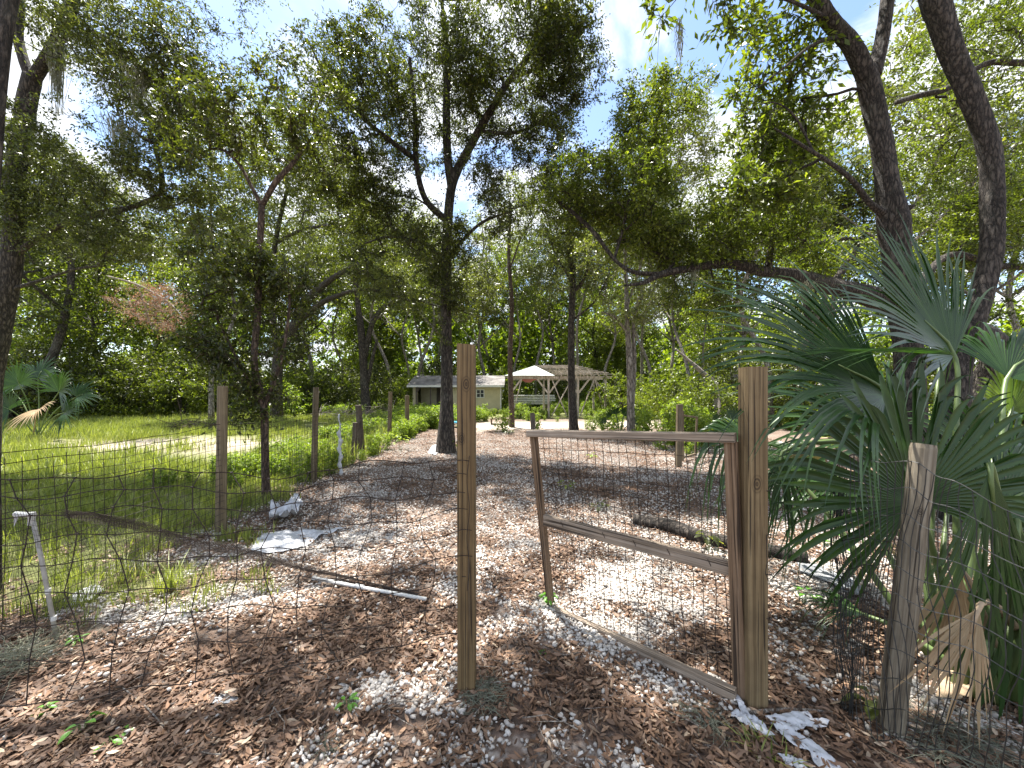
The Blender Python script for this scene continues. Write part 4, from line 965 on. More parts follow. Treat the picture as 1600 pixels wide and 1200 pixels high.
# ------------------------------------------------------------------ pergola
def pergola():
    Y0, Y1 = 20.5, 23.5; k = Y0 / FOC; kk = lambda px: (px - 800) * k
    ez = 2.08
    root = thing('pergola', 'unfinished timber pergola with a white hipped metal end and open roof battens', 'pergola', (kk(870), Y0, 0))
    xl, xr = kk(797), kk(950); xs = [kk(797), kk(857), kk(903), kk(946)]
    for yy in (Y0, Y1):
        for x in xs:
            mb = MB(); mb.beam((x, yy, -.1), (x, yy, ez), .11, .11); mb.build('post', M_PERG, root)
        mb = MB(); mb.beam((xl - .15, yy, ez + .06), (xr + .2, yy, ez + .06), .06, .14); mb.build('beam', M_PERG, root)
    for x in (xl, xr): mb = MB(); mb.beam((x, Y0 + .04, ez + .06), (x, Y1 - .04, ez + .06), .06, .13); mb.build('beam', M_PERG, root)
    for x in xs:
        for s in (-1, 1):
            if (x == xs[0] and s < 0) or (x == xs[-1] and s > 0): continue
            mb = MB(); mb.beam((x + s * .05, Y0 - .02, ez - .75), (x + s * .62, Y0 - .02, ez), .05, .09); mb.build('brace', M_PERG, root)
    for (xa, xb) in ((kk(815), kk(800)), (kk(893), kk(862)), (kk(928), kk(906)), (kk(929), kk(944)), (kk(862), kk(885))):
        mb = MB(); mb.beam((xa, Y0 - .08, ez - .02), (xb, Y0 - .10, .1), .10, .05); mb.build('prop', M_PERG, root)
    rz_ = 2.86; ym = (Y0 + Y1) / 2; ax = kk(838); bx_ = kk(905)
    # hipped metal end: front-left slope and end slope in sheets
    def quad(nm, pts, m):
        mb = MB(); n = [Vector(p) for p in pts]; nn = (n[1] - n[0]).cross(n[2] - n[0]).normalized() * .015
        c = len(n); mb.add([p + nn for p in n] + [p - nn for p in n], [tuple(range(c)), tuple(range(2 * c - 1, c - 1, -1))] + [(i, i + c, (i + 1) % c + c, (i + 1) % c) for i in range(c)])
        return mb.build(nm, m, root)
    e = .3; z0 = ez + .14
    xc = kk(866)
    def top(x):
        t = (x - (xl - e)) / (ax - xl + e) if x < ax else (xc - x) / (xc - ax)
        t = min(1, max(0, t)); return (x, Y0 - e + (ym - Y0 + e) * t, z0 + (rz_ - z0) * t)
    cuts = [xl - e, xl - e + (ax - xl + e) / 3, xl - e + (ax - xl + e) * 2 / 3, ax, ax + (xc - ax) / 2, xc]
    for xa, xb in zip(cuts[:-1], cuts[1:]):
        quad('roof_sheet', [(xa + .004, Y0 - e, z0), (xb - .004, Y0 - e, z0), top(xb - .004), top(xa + .004)], M_TIN)
    quad('roof_sheet', [(xl - e, Y1 + e, z0), (xl - e, Y0 - e, z0), (ax, ym, rz_)], M_TIN)
    # open battens over the rest: rafters then purlins
    mb = MB(); mb.beam((ax, ym, rz_ - .05), (bx_, ym, rz_ - .05), .04, .12); mb.build('ridge_board', M_PERG, root)
    for i in range(11):
        x = ax + .12 + (xr + .15 - ax) * i / 10
        t = 1 if x < bx_ else max(.05, 1 - (x - bx_) / (xr + e - bx_))
        for s in (-1, 1):
            if x < xc and s < 0: continue
            yo = ym + s * (ym - Y0 + e); mb = MB(); mb.beam((x, yo, z0), (x, ym + (1 - t) * s * (ym - Y0 + e), z0 + (rz_ - z0) * t - .02), .04, .09); mb.build('rafter', M_PERG, root)
    for j in range(8):
        t = (j + .25) / 8
        for s in (-1, 1):
            y = ym + s * (ym - Y0 + e) * (1 - t); z = z0 + (rz_ - z0) * t + .06 + rnd.uniform(-.005, .01)
            xe = xr + e - (xr + e - bx_) * t
            mb = MB(); mb.beam((xc - (xc - ax) * t * (1 if s < 0 else 1) + .04, y, z), (xe, y, z + rnd.uniform(-.02, .02)), .15, .03); mb.build('batten', M_PERG, root)
    mb = MB()                                      # torn canvas strip under the eave
    n = 10
    V = []; 
    for i in range(n + 1):
        x = kk(812) + (kk(842) - kk(812)) * i / n; V += [(x, Y0 + .1, ez - .02), (x, Y0 + .12, ez - .06 - rnd.uniform(0, .16))]
    mb.add(V, [(2 * i, 2 * i + 1, 2 * i + 3, 2 * i + 2) for i in range(n)]); o = mb.build('canvas_strip', M_RUST, root, 'torn red canvas strip under the eave')
    sm = o.modifiers.new('thickness', 'SOLIDIFY'); sm.thickness = .01
pergola()

# small things near the shed
def table(label, px, py, w_, h, m, name='low_table', cat='table'):
    g = G(px, py); root = thing(name, label, cat, g)
    mb = MB(); mb.box(g.x - w_ / 2, g.x + w_ / 2, g.y - .3, g.y + .3, g.z + h - .05, g.z + h); mb.build('top', m, root, bevel=.01)
    for sx in (-1, 1):
        for sy in (-1, 1):
            mb = MB(); mb.beam((g.x + sx * (w_ / 2 - .06), g.y + sy * .24, g.z), (g.x + sx * (w_ / 2 - .06), g.y + sy * .24, g.z + h - .05), .05, .05); mb.build('leg', m, root)
table('low weathered wooden table standing in the weeds between shed and pergola', 781, 662, .85, .26, M_FPOST)
table('small blue plastic bench half hidden behind the centre post', 710, 666, .6, .22, M_BLUE, 'blue_bench', 'bench')
def pile():
    g = Vector(((833 - 800) / FOC * 26, 26, 0)); root = thing('board_stack', 'stack of whitish boards on trestles behind the left part of the pergola', 'board stack', g)
    for i in range(6):
        mb = MB(); mb.beam((g.x - 1.3, g.y + rnd.uniform(-.1, .1), .55 + i * .11), (g.x + 1.3 + rnd.uniform(-.2, .2), g.y + rnd.uniform(-.1, .1), .56 + i * .11), .5, .06); mb.build('board', M_TRIM, root)
    for s in (-1, 1): mb = MB(); mb.beam((g.x + s * .9, g.y, -.05), (g.x + s * .9, g.y, .52), .5, .1); mb.build('support', M_FPOST, root)
pile()
def brush(label, c, w_, h, n, m, name='brush_pile'):
    c = Vector(c); mb = MB()
    for i in range(n):
        a = Vector((rnd.gauss(0, w_ * .4), rnd.gauss(0, w_ * .25), abs(rnd.gauss(0, h * .3)))); d = Vector((rnd.gauss(0, 1), rnd.gauss(0, .7), rnd.gauss(.1, .35))).normalized() * rnd.uniform(.2, .5) * w_
        mid = a + d * .5 + Vector((rnd.gauss(0, .04), rnd.gauss(0, .04), rnd.gauss(0.02, .03))); b = a + d
        for q in (a, mid, b): q.z = max(.0, q.z)
        mb.tube([c + a, c + mid, c + b], [.012, .009, .004], 4)
    o = mb.build(name, m); tag(o, label, 'brush pile', None, 'stuff')
brush('heap of dark dead branches behind the first side-fence post', G(330, 672), 1.9, .55, 130, M_BARKR)
brush('pale heap of bleached twigs at the back between two far fence posts', G(568, 655), 2.6, .7, 130, M_DRY)

# ------------------------------------------------------------------ fences
def wire(mb, pts, r=.0016, n=3): mb.tube(pts, r, n, cap=False)
# side fence running away along the path
SF = [G(345, 832), G(490, 755), G(566, 712), G(608, 688), G(636, 682)]
def side_fence():
    root = thing('wire_fence', 'fine wire fence on wooden posts running back along the left of the path', 'fence', SF[0])
    tops = [(348, 603), (494, 605), (560, 633), (610, 612), (636, 618)]
    rad = [.048, .045, .07, .06, .07]
    for i, (g, (tx, ty)) in enumerate(zip(SF, tops)):
        tp = at(tx, ty, g.y); mb = MB(); mb.tube([(g.x, g.y, g.z - .1), (g.x * .5 + tp.x * .5, g.y, tp.z * .5), (tp.x, g.y, tp.z - .01), (tp.x, g.y, tp.z)], [rad[i] * 1.05, rad[i], rad[i] * .97, rad[i] * .9], 14, lump=.04, seed=i)
        mb.build('post', M_FPOST if i != 2 else M_DARKP, root, smooth=False)
    g = G(553, 714); mb = MB(); mb.tube([(g.x, g.y, -.1), (g.x + .03, g.y, .75)], [.06, .055], 10, lump=.05); mb.build('post', M_DARKP, root, 'short dark stub of a post')
    # mesh
    path = [Vector((-2.95, 1.75, 0)), SF[0] + Vector((.05, 0, 0))] + [s + Vector((.07, 0, 0)) for s in SF[1:4]]
    pts = []; d = 0
    for a, b in zip(path[:-1], path[1:]):
        L = (b - a).length; n = int(L / .075)
        for i in range(n):
            t = i / n; p = a.lerp(b, t); sag = .05 * math.sin(math.pi * t) * (1 if L < 3 else 1.4)
            pts.append((p.x + .02 * math.sin(p.y * 3.1), p.y, sag))
    mb = MB(); hs = np.concatenate([np.arange(.03, 1.12, .06)])
    for j, h in enumerate(hs):
        wire(mb, [(x + .012 * math.sin(y * 5 + h * 4), y, float(gz(x, y)) + h - s * h / 1.1 + .008 * math.sin(y * 9 + j)) for (x, y, s) in pts[::3] + [pts[-1]]], .0022 if h < 1 else .003)
    for i, (x, y, s) in enumerate(pts):
        z = float(gz(x, y)); wire(mb, [(x + .012 * math.sin(y * 5), y, z), (x + .012 * math.sin(y * 5 + 2) + rnd.gauss(0, .004), y + rnd.gauss(0, .006), z + .55), (x + .012 * math.sin(y * 5 + 4), y, z + 1.08 - s)], .0021)
    o = mb.build('wire_mesh', M_WIRE, root); o['kind'] = 'stuff'
side_fence()

def square_post(mb, base, top, w_, d_, cut=.004):
    mb.beam(base, top, w_, d_, up=(0, 1, 0), ch=.006)
CP = G(729, 1080)     # centre post foot
def front_fence():
    Y = CP.y + .02
    root = thing('wire_fence', 'sagging coarse wire fence hung from the brown centre post to the left edge', 'fence', (CP.x, Y, CP.z))
    o = MB(); a = Vector((at(730, 0, Y).x, Y, -.15)); b = Vector((at(729, 0, Y).x, Y, at(0, 539, Y).z))
    # post: top cut slightly slanted
    o.beam(a, b, .084, .089, up=(0, 1, 0), ch=.005)
    for k in range(8, 16): x, y, z = o.v[k]; o.v[k] = (x, y, z + (x - b.x) * -.06)
    ob = o.build('post', M_POSTC, None); ob.parent = root
    # bring mesh local: object origin at the post centre so that the grain maths line up
    ob.location = Vector((0, 0, 0)); 
    for v in ob.data.vertices: v.co = Vector(v.co) - Vector((0, 0, 0))
    ob.data.transform(Matrix.Translation((-a.x, -Y, 0))); ob.location = Vector((a.x, Y, 0)) - root.location; WLOC[ob.name] = Vector((a.x, Y, 0))
    # crack down the front of the post
    cr_ = MB(); cx = a.x + .012
    cr_.tube([(cx, Y - .0452, .15), (cx + .003, Y - .0452, .4), (cx - .002, Y - .0452, .62), (cx + .006, Y - .0452, .8)], [.0006, .0015, .0012, .0005], 4); cr_.build('crack', M_DARKP, ob)
    A = Vector((CP.x - .03, Y - .05, 0)); Bp = Vector((-2.15, 1.45, 0)); n = 60
    hs = [1.14, 1.07, .99, .89, .785, .665, .55, .42, .28]
    def pos(t, h, j=0):
        p = A.lerp(Bp, t); sag = .05 * math.sin(math.pi * min(1, t * 1.1)) + .02 * math.sin(t * 15 + h * 7)
        lean = .05 * math.sin(t * 6 + h * 5) * (1.2 - h)
        return Vector((p.x + .018 * math.sin(h * 11 + t * 20), p.y + lean - .03 * math.sin(t * 9), h - sag * (h / 1.1) - .05 * t * (1.14 - h) + .008 * math.sin(t * 41 + j * 2.3)))
    mb = MB()
    for j, h in enumerate(hs):
        wire(mb, [pos(i / n, h, j) for i in range(n + 1)], .0026 if j in (0, len(hs) - 1) else .0023)
    ns = 14
    for i in range(1, ns + 1):
        t = i / ns; q = [pos(t + .012 * math.sin(j * 1.7 + i * 2.2), h, j) for j, h in enumerate(hs)]; wire(mb, q, .0023)
        for v in q:                              # hinge knots
            mb.tube([v + Vector((-.006, 0, 0)), v + Vector((.006, 0, .001))], .0034, 5)
    # bends and staples over the post front
    for j, h in enumerate(hs):
        p = pos(0, h, j); wire(mb, [p, p + Vector((.02, -.008, .002)), p + Vector((.047, -.004, -.003))], .0022)
    wire(mb, [Vector((A.x + .042 + .006 * math.sin(h * 23), A.y - .003, h)) for h in np.linspace(.5, 1.14, 30)], .0019)
    o = mb.build('wire_mesh', M_WIRE, root); o['kind'] = 'stuff'
front_fence()

# collapsed fine netting on the left
def netting():
    root = thing('fallen_netting', 'dark fine plastic netting sagging to the ground behind the left wire fence', 'netting', G(300, 960))
    top = [at(-20, 790, 2.0), at(60, 796, 2.1), at(150, 801, 2.2), at(225, 820, 2.4), at(319, 845, 2.6), at(412, 867, 2.75), at(525, 898, 2.86), G(648, 936) + Vector((0, 0, .03))]
    bot = [G(-20, 1010), G(60, 1000), G(150, 985), G(225, 965), G(319, 945), G(412, 925), G(525, 908), G(648, 938)]
    def curve(P, t):
        x = t * (len(P) - 1); i = min(int(x), len(P) - 2); return Vector(P[i]).lerp(Vector(P[i + 1]), x - i)
    def s(u, v):
        p = curve(top, u).lerp(curve(bot, u), v); b = math.sin(math.pi * v) * (1 - u) * .12
        return p + Vector((.02 * math.sin(v * 9 + u * 14), b * .5 + .03 * math.sin(u * 21 + v * 6) * (1 - u), -b * .3 + (.015 if v > .95 else 0)))
    mb = MB(); nu = 120; nv = 34
    for i in range(nu + 1): mb.tube([s(i / nu, j / 10) for j in range(11)], .0008, 3, cap=False)
    for j in range(nv + 1): mb.tube([s(i / 40, j / nv) for i in range(41)], .0008, 3, cap=False)
    o = mb.build('net', M_NET, root); o['kind'] = 'stuff'
    # folded hem: two or three layers close together under the upper edge
    mb = MB()
    for L in range(3):
        def h(u, v, L=L): 
            q = s(u, 0); wd = (.012 + .07 * math.sin(math.pi * min(1, u * 1.02)) ** 1.2) * (.8 + .15 * L)
            return q + Vector((.004 * L, .03 * v + .008 * L, -wd * v + .008 * math.sin(u * 30 + L)))
        for j in range(8): mb.tube([h(.2 + .8 * i / 50, j / 7) for i in range(51)], .0009, 3, cap=False)
        for i in range(120): mb.tube([h(.2 + .8 * i / 120, 0), h(.2 + .8 * i / 120 + .008, .5), h(.2 + .8 * i / 120, 1)], .0009, 3, cap=False)
    o = mb.build('folded_hem', M_NET, root); o['kind'] = 'stuff'
netting()

# gate
GL = Vector((.262, 2.56, 0)); GR = Vector((1.085, 1.83, 0))
def gate():
    root = thing('gate', 'skewed wooden frame gate with welded wire, standing half open', 'gate', GR)
    tl_ = at(834, 682, 2.56); bl = at(860, 950, 2.56); tr = at(1142, 690, 1.84); br = at(1157, 1082, 1.81)
    bl.z = .04; br.z = .03
    ax = (GR - GL).normalized(); nrm = Vector((0, 0, 1)).cross(ax).normalized(); f = -nrm if nrm.y > 0 else nrm
    def member(nm, a, b, w_, d_, m, up):
        a = Vector(a); b = Vector(b); T_ = (b - a); L = T_.length; mb = MB()
        if m is M_RAIL:    # grain runs along local x
            mb.beam((0, 0, 0), (L, 0, 0), d_, w_, up=(0, 0, 1), ch=.004)
            x = T_.normalized(); z = Vector((0, 0, 1)); y = z.cross(x).normalized(); z = x.cross(y)
        else:
            mb.beam((0, 0, 0), (0, 0, L), w_, d_, up=(0, 1, 0), ch=.004)
            z = T_.normalized(); x = (ax - z * ax.dot(z)).normalized(); y = z.cross(x)
        o = mb.build(nm, m, None); o.parent = root
        mt = Matrix((x, y, z)).transposed().to_4x4(); mt.translation = a - root.location; o.matrix_local = mt
        # slight wear: push the vertices a little
        return o
    member('stile', bl, tl_, .047, .036, M_STILE, None); member('stile', br + Vector((0, 0, -.02)), tr, .056, .038, M_STILE, None)
    member('rail', tl_ + Vector((-.03, .02, .02)) - f * 0.0, tr + ax * .02 + Vector((0, 0, .02)), .044, .07, M_RAIL, None)
    ml = at(851, 812, 2.52); mr = at(1143, 888, 1.86); member('rail', ml, mr, .072, .034, M_RAIL, None)
    member('rail', at(868, 955, 2.53) , at(1150, 1086, 1.79), .058, .036, M_RAIL, None)
    mb = MB(); nx = 22; nz = 14
    def s(u, v):
        p = bl.lerp(br, u).lerp(tl_.lerp(tr, u), v); return p + f * (-.02 + .008 * math.sin(u * 17 + v * 5)) + Vector((.004 * math.sin(v * 19 + u * 8), 0, .004 * math.sin(u * 30 + v * 11)))
    for i in range(1, nx): wire(mb, [s(i / nx + .004 * math.sin(i * 3 + k), k / 12) for k in range(13)], .0020)
    for j in range(1, nz): wire(mb, [s(k / 16, j / nz) for k in range(17)], .0018)
    o = mb.build('wire_mesh', M_WIRE, root); o['kind'] = 'stuff'
    mb = MB()
    for u in (.12, .38, .55, .72, .9):               # wire ties on the middle rail
        p = ml.lerp(mr, u); mb.tube([p + Vector((-.01, -.024, .024)), p + Vector((.002, -.026, 0)), p + Vector((.012, -.024, -.024))], .0018, 4)
    mb.build('wire_ties', M_WIRE, root)
gate()
def own_post(name, label, base, top, w_, d_, m, round_=False, lump=.0, cat='post'):
    """single post whose own origin sits at its foot, so that the grain runs along it"""
    base = Vector(base); top = Vector(top); L = (top - base).length; mb = MB()
    if round_: mb.tube([(0, 0, -.12), (0, 0, L * .3), (.004, 0, L * .6), (0, 0, L - .02), (0, 0, L)], [w_ * .5, w_ * .52, w_ * .5, w_ * .49, w_ * .45], 20, lump=lump)
    else:
        mb.beam((0, 0, -.12), (0, 0, L), w_, d_, up=(0, 1, 0), ch=.006)
    o = mb.build(name, m); tag(o, label, cat); o.location = base
    z = (top - base).normalized(); x = Vector((1, 0, 0)); x = (x - z * x.dot(z)).normalized(); y = z.cross(x)
    mt = Matrix((x, y, z)).transposed().to_4x4(); mt.translation = base; o.matrix_world = mt
    WLOC[o.name] = base
    return o
gb = G(1186, 1107); gb.y += .045; gt = at(1176, 574, gb.y + .02)
gp = own_post('gate_post', 'tall square timber gate post right of the wire gate', (gb.x, gb.y, gb.z), gt, .092, .09, M_POSTR)
mb = MB()
for z in (.42, .62, .80, 1.0):
    mb.tube([(.03, -.052, z), (.045, -.060, z + .004), (.056, -.052, z)], .0022, 4)
mb.tube([(.03, -.053, .80), (.024, -.062, .74), (.030, -.056, .68), (.02, -.06, .63), (.04, -.06, .58), (.058, -.05, .56)], .0018, 4)
k_ = bpy.data.meshes.new('staple'); k_.from_pydata(mb.v, [], mb.f); k_.materials.append(M_WIRE); so = bpy.data.objects.new('staples', k_); C.objects.link(so); so.parent = gp

# leaning round post with black mesh
def right_fence():
    b = G(1405, 1150); b.y += .04; t = at(1443, 694, b.y + .05)
    root = thing('wire_fence', 'crumpled black wire fence stapled to the grey leaning round post on the right', 'fence', b)
    po = own_post('post', None, b, t, .090, .09, M_OLD, True, .012, None)
    for k in ('label', 'category'):
        if k in po: del po[k]
    mw = po.matrix_world.copy(); po.parent = root; mw.translation = mw.translation - root.location; po.matrix_local = mw
    # mesh sheet: left loose roll edge, across the post front, down to the right
    A0 = at(1305, 735, 1.95); A1 = at(1318, 1175, 1.72)
    P0 = at(1425, 725, 1.55); P1 = at(1400, 1150, 1.5)
    R0 = at(1640, 818, 1.25); R1 = at(1640, 1250, 1.2)
    cols = [(A0, A1), (at(1322, 712, 1.9), at(1330, 1170, 1.7)), (at(1360, 716, 1.72), at(1362, 1150, 1.6)), (P0, P1), (at(1500, 757, 1.42), at(1490, 1180, 1.4)), (R0, R1)]
    T_ = np.array([[*a, *b_] for a, b_ in cols]); 
    def s(u, v):
        x = u * (len(cols) - 1); i = min(int(x), len(cols) - 2); f = x - i
        q = T_[i] * (1 - f) + T_[i + 1] * f; a = Vector(q[:3]); b_ = Vector(q[3:])
        p = a.lerp(b_, v)
        return p + Vector((.012 * math.sin(v * 8 + u * 12) + .018 * math.sin(v * 17) * max(0, .35 - u) * 2, .02 * math.sin(v * 6 + u * 9), .01 * math.sin(u * 25)))
    mb = MB()
    for i in range(0, 29): 
        u = i / 28; wire(mb, [s(min(1, max(0, u + .006 * math.sin(k * 1.3 + i))), k / 18) for k in range(19)], .0021)
    for j in range(0, 11): wire(mb, [s(k / 50, j / 10) for k in range(51)], .0021)
    # bunched loose edge
    for i in range(9):
        q = [s(.0 + .16 * rnd.random(), k / 12) + Vector((rnd.gauss(0, .016), rnd.gauss(.02, .03), 0)) for k in range(13)]
        wire(mb, [Vector(np.array(q[max(0, k - 1)]) * .25 + np.array(q[k]) * .5 + np.array(q[min(12, k + 1)]) * .25) for k in range(13)], .0015)
    for j in range(12):
        v = j / 12 + .02; wire(mb, [s(.0, v) + Vector((-.02, .04, 0)), s(.05, v + .01), s(.12, v) + Vector((0, .05, .01)), s(.2, v + .01)], .0014)
    o = mb.build('wire_mesh', M_BLACK, root); o['kind'] = 'stuff'
right_fence()

# far posts on the right and the small far gate; post stub seen above the gate rail
g = G(1060, 728); own_post('fence_post', 'slim wooden post left of the small far gate on the right', g, at(1062, 632, g.y), .10, .09, M_FPOST)
g = G(836, 745); own_post('fence_post', 'dark stub of a post rising behind the left end of the gate top rail', g, at(832, 645, g.y), .085, .07, M_DARKP, True, .05)
def far_gate():
    g = G(1072, 722); root = thing('small_gate', 'small far wire gate beside the slim post on the right', 'gate', g)
    Y = g.y
    p = lambda px, py, dy=0: at(px, py, Y + dy)
    for (nm, a, b_) in (('stile', p(1067, 642), p(1067, 720)), ('stile', p(1089, 652, .5), p(1086, 712, .5)), ('rail', p(1067, 649), p(1089, 652, .5)), ('rail', p(1067, 715), p(1087, 709, .5))):
        mb = MB(); mb.beam(a, b_, .035, .035); mb.build(nm, M_FPOST, root)
    mb = MB()
    for i in range(1, 8): mb.tube([p(1067 + i * 2.7, 650, .06 * i), p(1067 + i * 2.5, 713, .06 * i)], .0015, 3, cap=False)
    for j in range(1, 10): mb.tube([p(1067, 649 + j * 6.6), p(1088, 652 + j * 5.7, .5)], .0015, 3, cap=False)
    mb.build('wire_mesh', M_WIRE, root)
far_gate()

# ------------------------------------------------------------------ palms
def fan(root, hub, d, nrm, Rr, nseg=44, span=210, fuse=.42, droop=.35, m=M_PALM, cup=.25, foldk=.0, name='frond', label=None, stalk=None, seed=0, wscale=1.):
    """fan leaf: pleated blade that splits into drooping segments; d = axis of the blade, nrm = its upper face"""
    r_ = random.Random(seed); hub = Vector(hub); d = Vector(d).normalized(); nrm = Vector(nrm); nrm = (nrm - d * nrm.dot(d)).normalized(); side = d.cross(nrm).normalized()
    V = []; F = []; T_ = []; hw = math.radians(span) / nseg / 2
    ts = [.02, .14, .28, fuse, fuse + .12, fuse + .25, fuse + .38, .92, 1.0]
    for i in range(nseg):
        a = math.radians(-span / 2) + (i + .5) * 2 * hw
        L = Rr * (1 + .06 * math.sin(i * .8 + seed)) * (1 - .28 * (abs(a) / math.radians(span / 2)) ** 2) * r_.uniform(.92, 1.05)
        dr = droop * r_.uniform(.7, 1.35); tn = min(1, max(0, r_.gauss(.5, .22))); b = len(V); tw = r_.gauss(0, .075) + .05 * math.sin(i * .55 + seed); kink = r_.random() < .12
        for t in ts:
            if t <= fuse: off = hw
            else:
                q = (t - fuse) / (1 - fuse); off = hw * fuse / t * max(.02, (1 - q ** 1.5)) 
            off *= wscale if t > fuse else 1
            q = max(0, (t - fuse * .6) / (1 - fuse * .6)); zdrop = dr * L * q ** 2.2 * (1.6 if kink and t > .6 else 1)
            for s_ in (-1, 0, 1):
                aa = a + s_ * off + tw * q
                dirv = d * math.cos(aa) + side * math.sin(aa)
                p = hub + dirv * (L * t) + nrm * (cup * L * t * math.sin(aa) ** 2 * .9)
                p += nrm * ((.35 if s_ else -.35) * hw * L * min(t, fuse) * .8 * (1 if t <= fuse else max(.1, 1 - q)))
                p.z -= zdrop
                sh = dirv * (-zdrop * .30); p += sh
                V.append(p)
        for k in range(len(ts) - 1):
            for s_ in (0, 1): F.append((b + k * 3 + s_, b + k * 3 + s_ + 1, b + (k + 1) * 3 + s_ + 1, b + (k + 1) * 3 + s_)); T_.append(tn)
    off = wloc(root); me = npmesh(name, [tuple(v) for v in V], F, m, T_, off=off, smooth=False); o = link(name, me, root, label)
    if stalk is not None:
        st = Vector(stalk); mid = st.lerp(hub, .55) + Vector((0, 0, .10 * (hub - st).length)); mb = MB()
        q = spline([(*st, .02), (*mid, .014), (*(hub - d * .02), .011), (*(hub + d * Rr * .22), .005)], .08); mb.tube([v[:3] for v in q], list(q[:, 3]), 7); mb.build('stalk', M_PETI if m is not M_PALMD else M_CARD, o, smooth=True)
    return o
pb = Vector((2.28, 1.86, 0.02))
palm = thing('palm', 'large fan palm with long green fronds behind the leaning round post', 'palm', pb)
U = Vector
fan(palm, at(1432, 785, 1.86), (-.30, .05, 1), (-.15, -1, .30), .82, 58, 255, .66, .14, cup=.10, stalk=pb + U((-.06, .05, .05)), seed=1)
fan(palm, at(1490, 556, 2.25), (-.66, .05, .88), (.12, -.85, .5), 1.20, 54, 150, .46, .17, stalk=pb + U((0, .1, .1)), seed=2)
fan(palm, at(1385, 618, 2.2), (-.88, -.02, .55), (.05, -.8, .65), 1.50, 56, 125, .48, .24, stalk=pb + U((-.05, .12, .05)), seed=3)
fan(palm, at(1300, 740, 2.9), (-1, .1, .05), (0, -.5, 1), .95, 48, 190, .45, .5, stalk=pb + U((-.05, .15, .05)), seed=4)
fan(palm, at(1175, 694, 2.75), (-.9, -.25, .10), (0, -.6, .8), .66, 40, 190, .5, .75, stalk=pb + U((-.1, .15, .05)), seed=5)
fan(palm, at(1575, 590, 2.3), (.7, .1, .6), (-.3, -.8, .6), .80, 46, 170, .42, .5, stalk=pb + U((.1, .05, .1)), seed=6)
fan(palm, at(1560, 800, 1.95), (.8, .1, .5), (-.3, -.9, .4), .8, 46, 150, .5, .35, stalk=pb + U((.08, .0, .05)), seed=7)
fan(palm, at(1548, 732, 1.62), (.02, -.05, -1), (-.1, -1, 0), .80, 26, 46, .62, .0, cup=-.6, stalk=pb + U((.1, -.05, .3)), seed=8, wscale=1.5)
fan(palm, at(1590, 820, 1.7), (.0, -.05, -1), (-.3, -1, 0), .9, 26, 50, .6, .0, cup=-.6, stalk=pb + U((.15, -.05, .3)), seed=9, wscale=1.5)
fan(palm, at(1222, 712, 2.4), (-.1, -.1, -1), (-.3, -1, 0), .66, 24, 60, .3, .0, cup=-.3, stalk=at(1330, 690, 2.4), seed=10, wscale=1.3)
fan(palm, at(1490, 555, 2.0), (-1, -.1, .05), (0, -.1, 1), 1.15, 34, 60, .42, .10, stalk=None, seed=11)
fan(palm, at(1580, 640, 2.5), (.1, 0, 1), (0, -1, .2), .42, 34, 230, .6, .1, m=M_PALMY, stalk=pb + U((.1, .2, .1)), seed=12, label='yellow-green backlit frond')
fan(palm, at(1350, 960, 2.2), (-.6, .2, .2), (0, -.3, 1), .42, 22, 90, .35, .4, stalk=pb + U((-.08, .0, .05)), seed=13)
fan(palm, at(1480, 800, 2.4), (.4, .3, .9), (.2, -1, .2), .9, 42, 200, .45, .35, stalk=pb + U((.0, .2, .05)), seed=14)
fan(palm, at(1400, 680, 2.7), (-.7, .3, .5), (.1, -.8, .6), 1.35, 50, 170, .4, .28, stalk=pb + U((.0, .2, .05)), seed=15)
fan(palm, at(1470, 520, 2.8), (-.15, .2, 1), (.5, -.8, .2), .85, 40, 90, .4, .15, stalk=pb + U((.0, .25, .05)), seed=20)
fan(palm, at(1560, 740, 2.4), (.3, .3, .9), (-.1, -1, .3), .95, 46, 200, .45, .35, stalk=pb + U((.05, .2, .05)), seed=21)
fan(palm, at(1500, 895, 1.75), (-.25, -.1, -1), (-.2, -1, .1), .50, 16, 60, .45, .0, m=M_PALMD, cup=-.5, stalk=pb + U((.0, -.05, .2)), seed=16, name='dead_frond', label='dry tan dead frond hanging low by the round post', wscale=1.4)
fan(palm, at(1530, 950, 1.6), (-.5, -.15, -.9), (-.2, -1, .1), .50, 16, 60, .4, .1, m=M_PALMD, cup=-.5, stalk=pb + U((.1, -.05, .3)), seed=17, name='dead_frond', label='dry tan dead frond touching the ground', wscale=1.4)
fan(palm, at(1300, 800, 2.2), (.9, -.1, -.55), (-.2, -.8, .6), .75, 5, 8, .5, .0, m=M_PALMD, cup=-.3, stalk=None, seed=18, name='dead_frond', label='narrow tan dead frond behind the wire', wscale=1.6)
fan(palm, at(1265, 695, 3.0), (-.05, -.1, -1), (0, -1, 0), .42, 18, 110, .5, .0, m=M_PALMD, cup=-.3, stalk=at(1340, 690, 3.0), seed=19, name='dead_frond', label='brown dead frond hanging behind the gate post')
mb = MB()
for k in range(16):
    a = rnd.uniform(-1.2, 1.2); l = rnd.uniform(.25, .7); q = Vector((math.sin(a) * l * .5, -abs(math.cos(a)) * .12 * rnd.random(), l))
    s0 = pb + Vector((rnd.gauss(0, .07), rnd.gauss(0, .06), -.05)); mb.tube([s0, s0 + q * .5, s0 + q], [.032, .025, .016], 6)
mb.build('stalk_bases', M_PETI, palm, smooth=True)
lp = G(55, 684); lpalm = thing('palm', 'small fan palm at the left edge of the grass, backlit', 'palm', lp)
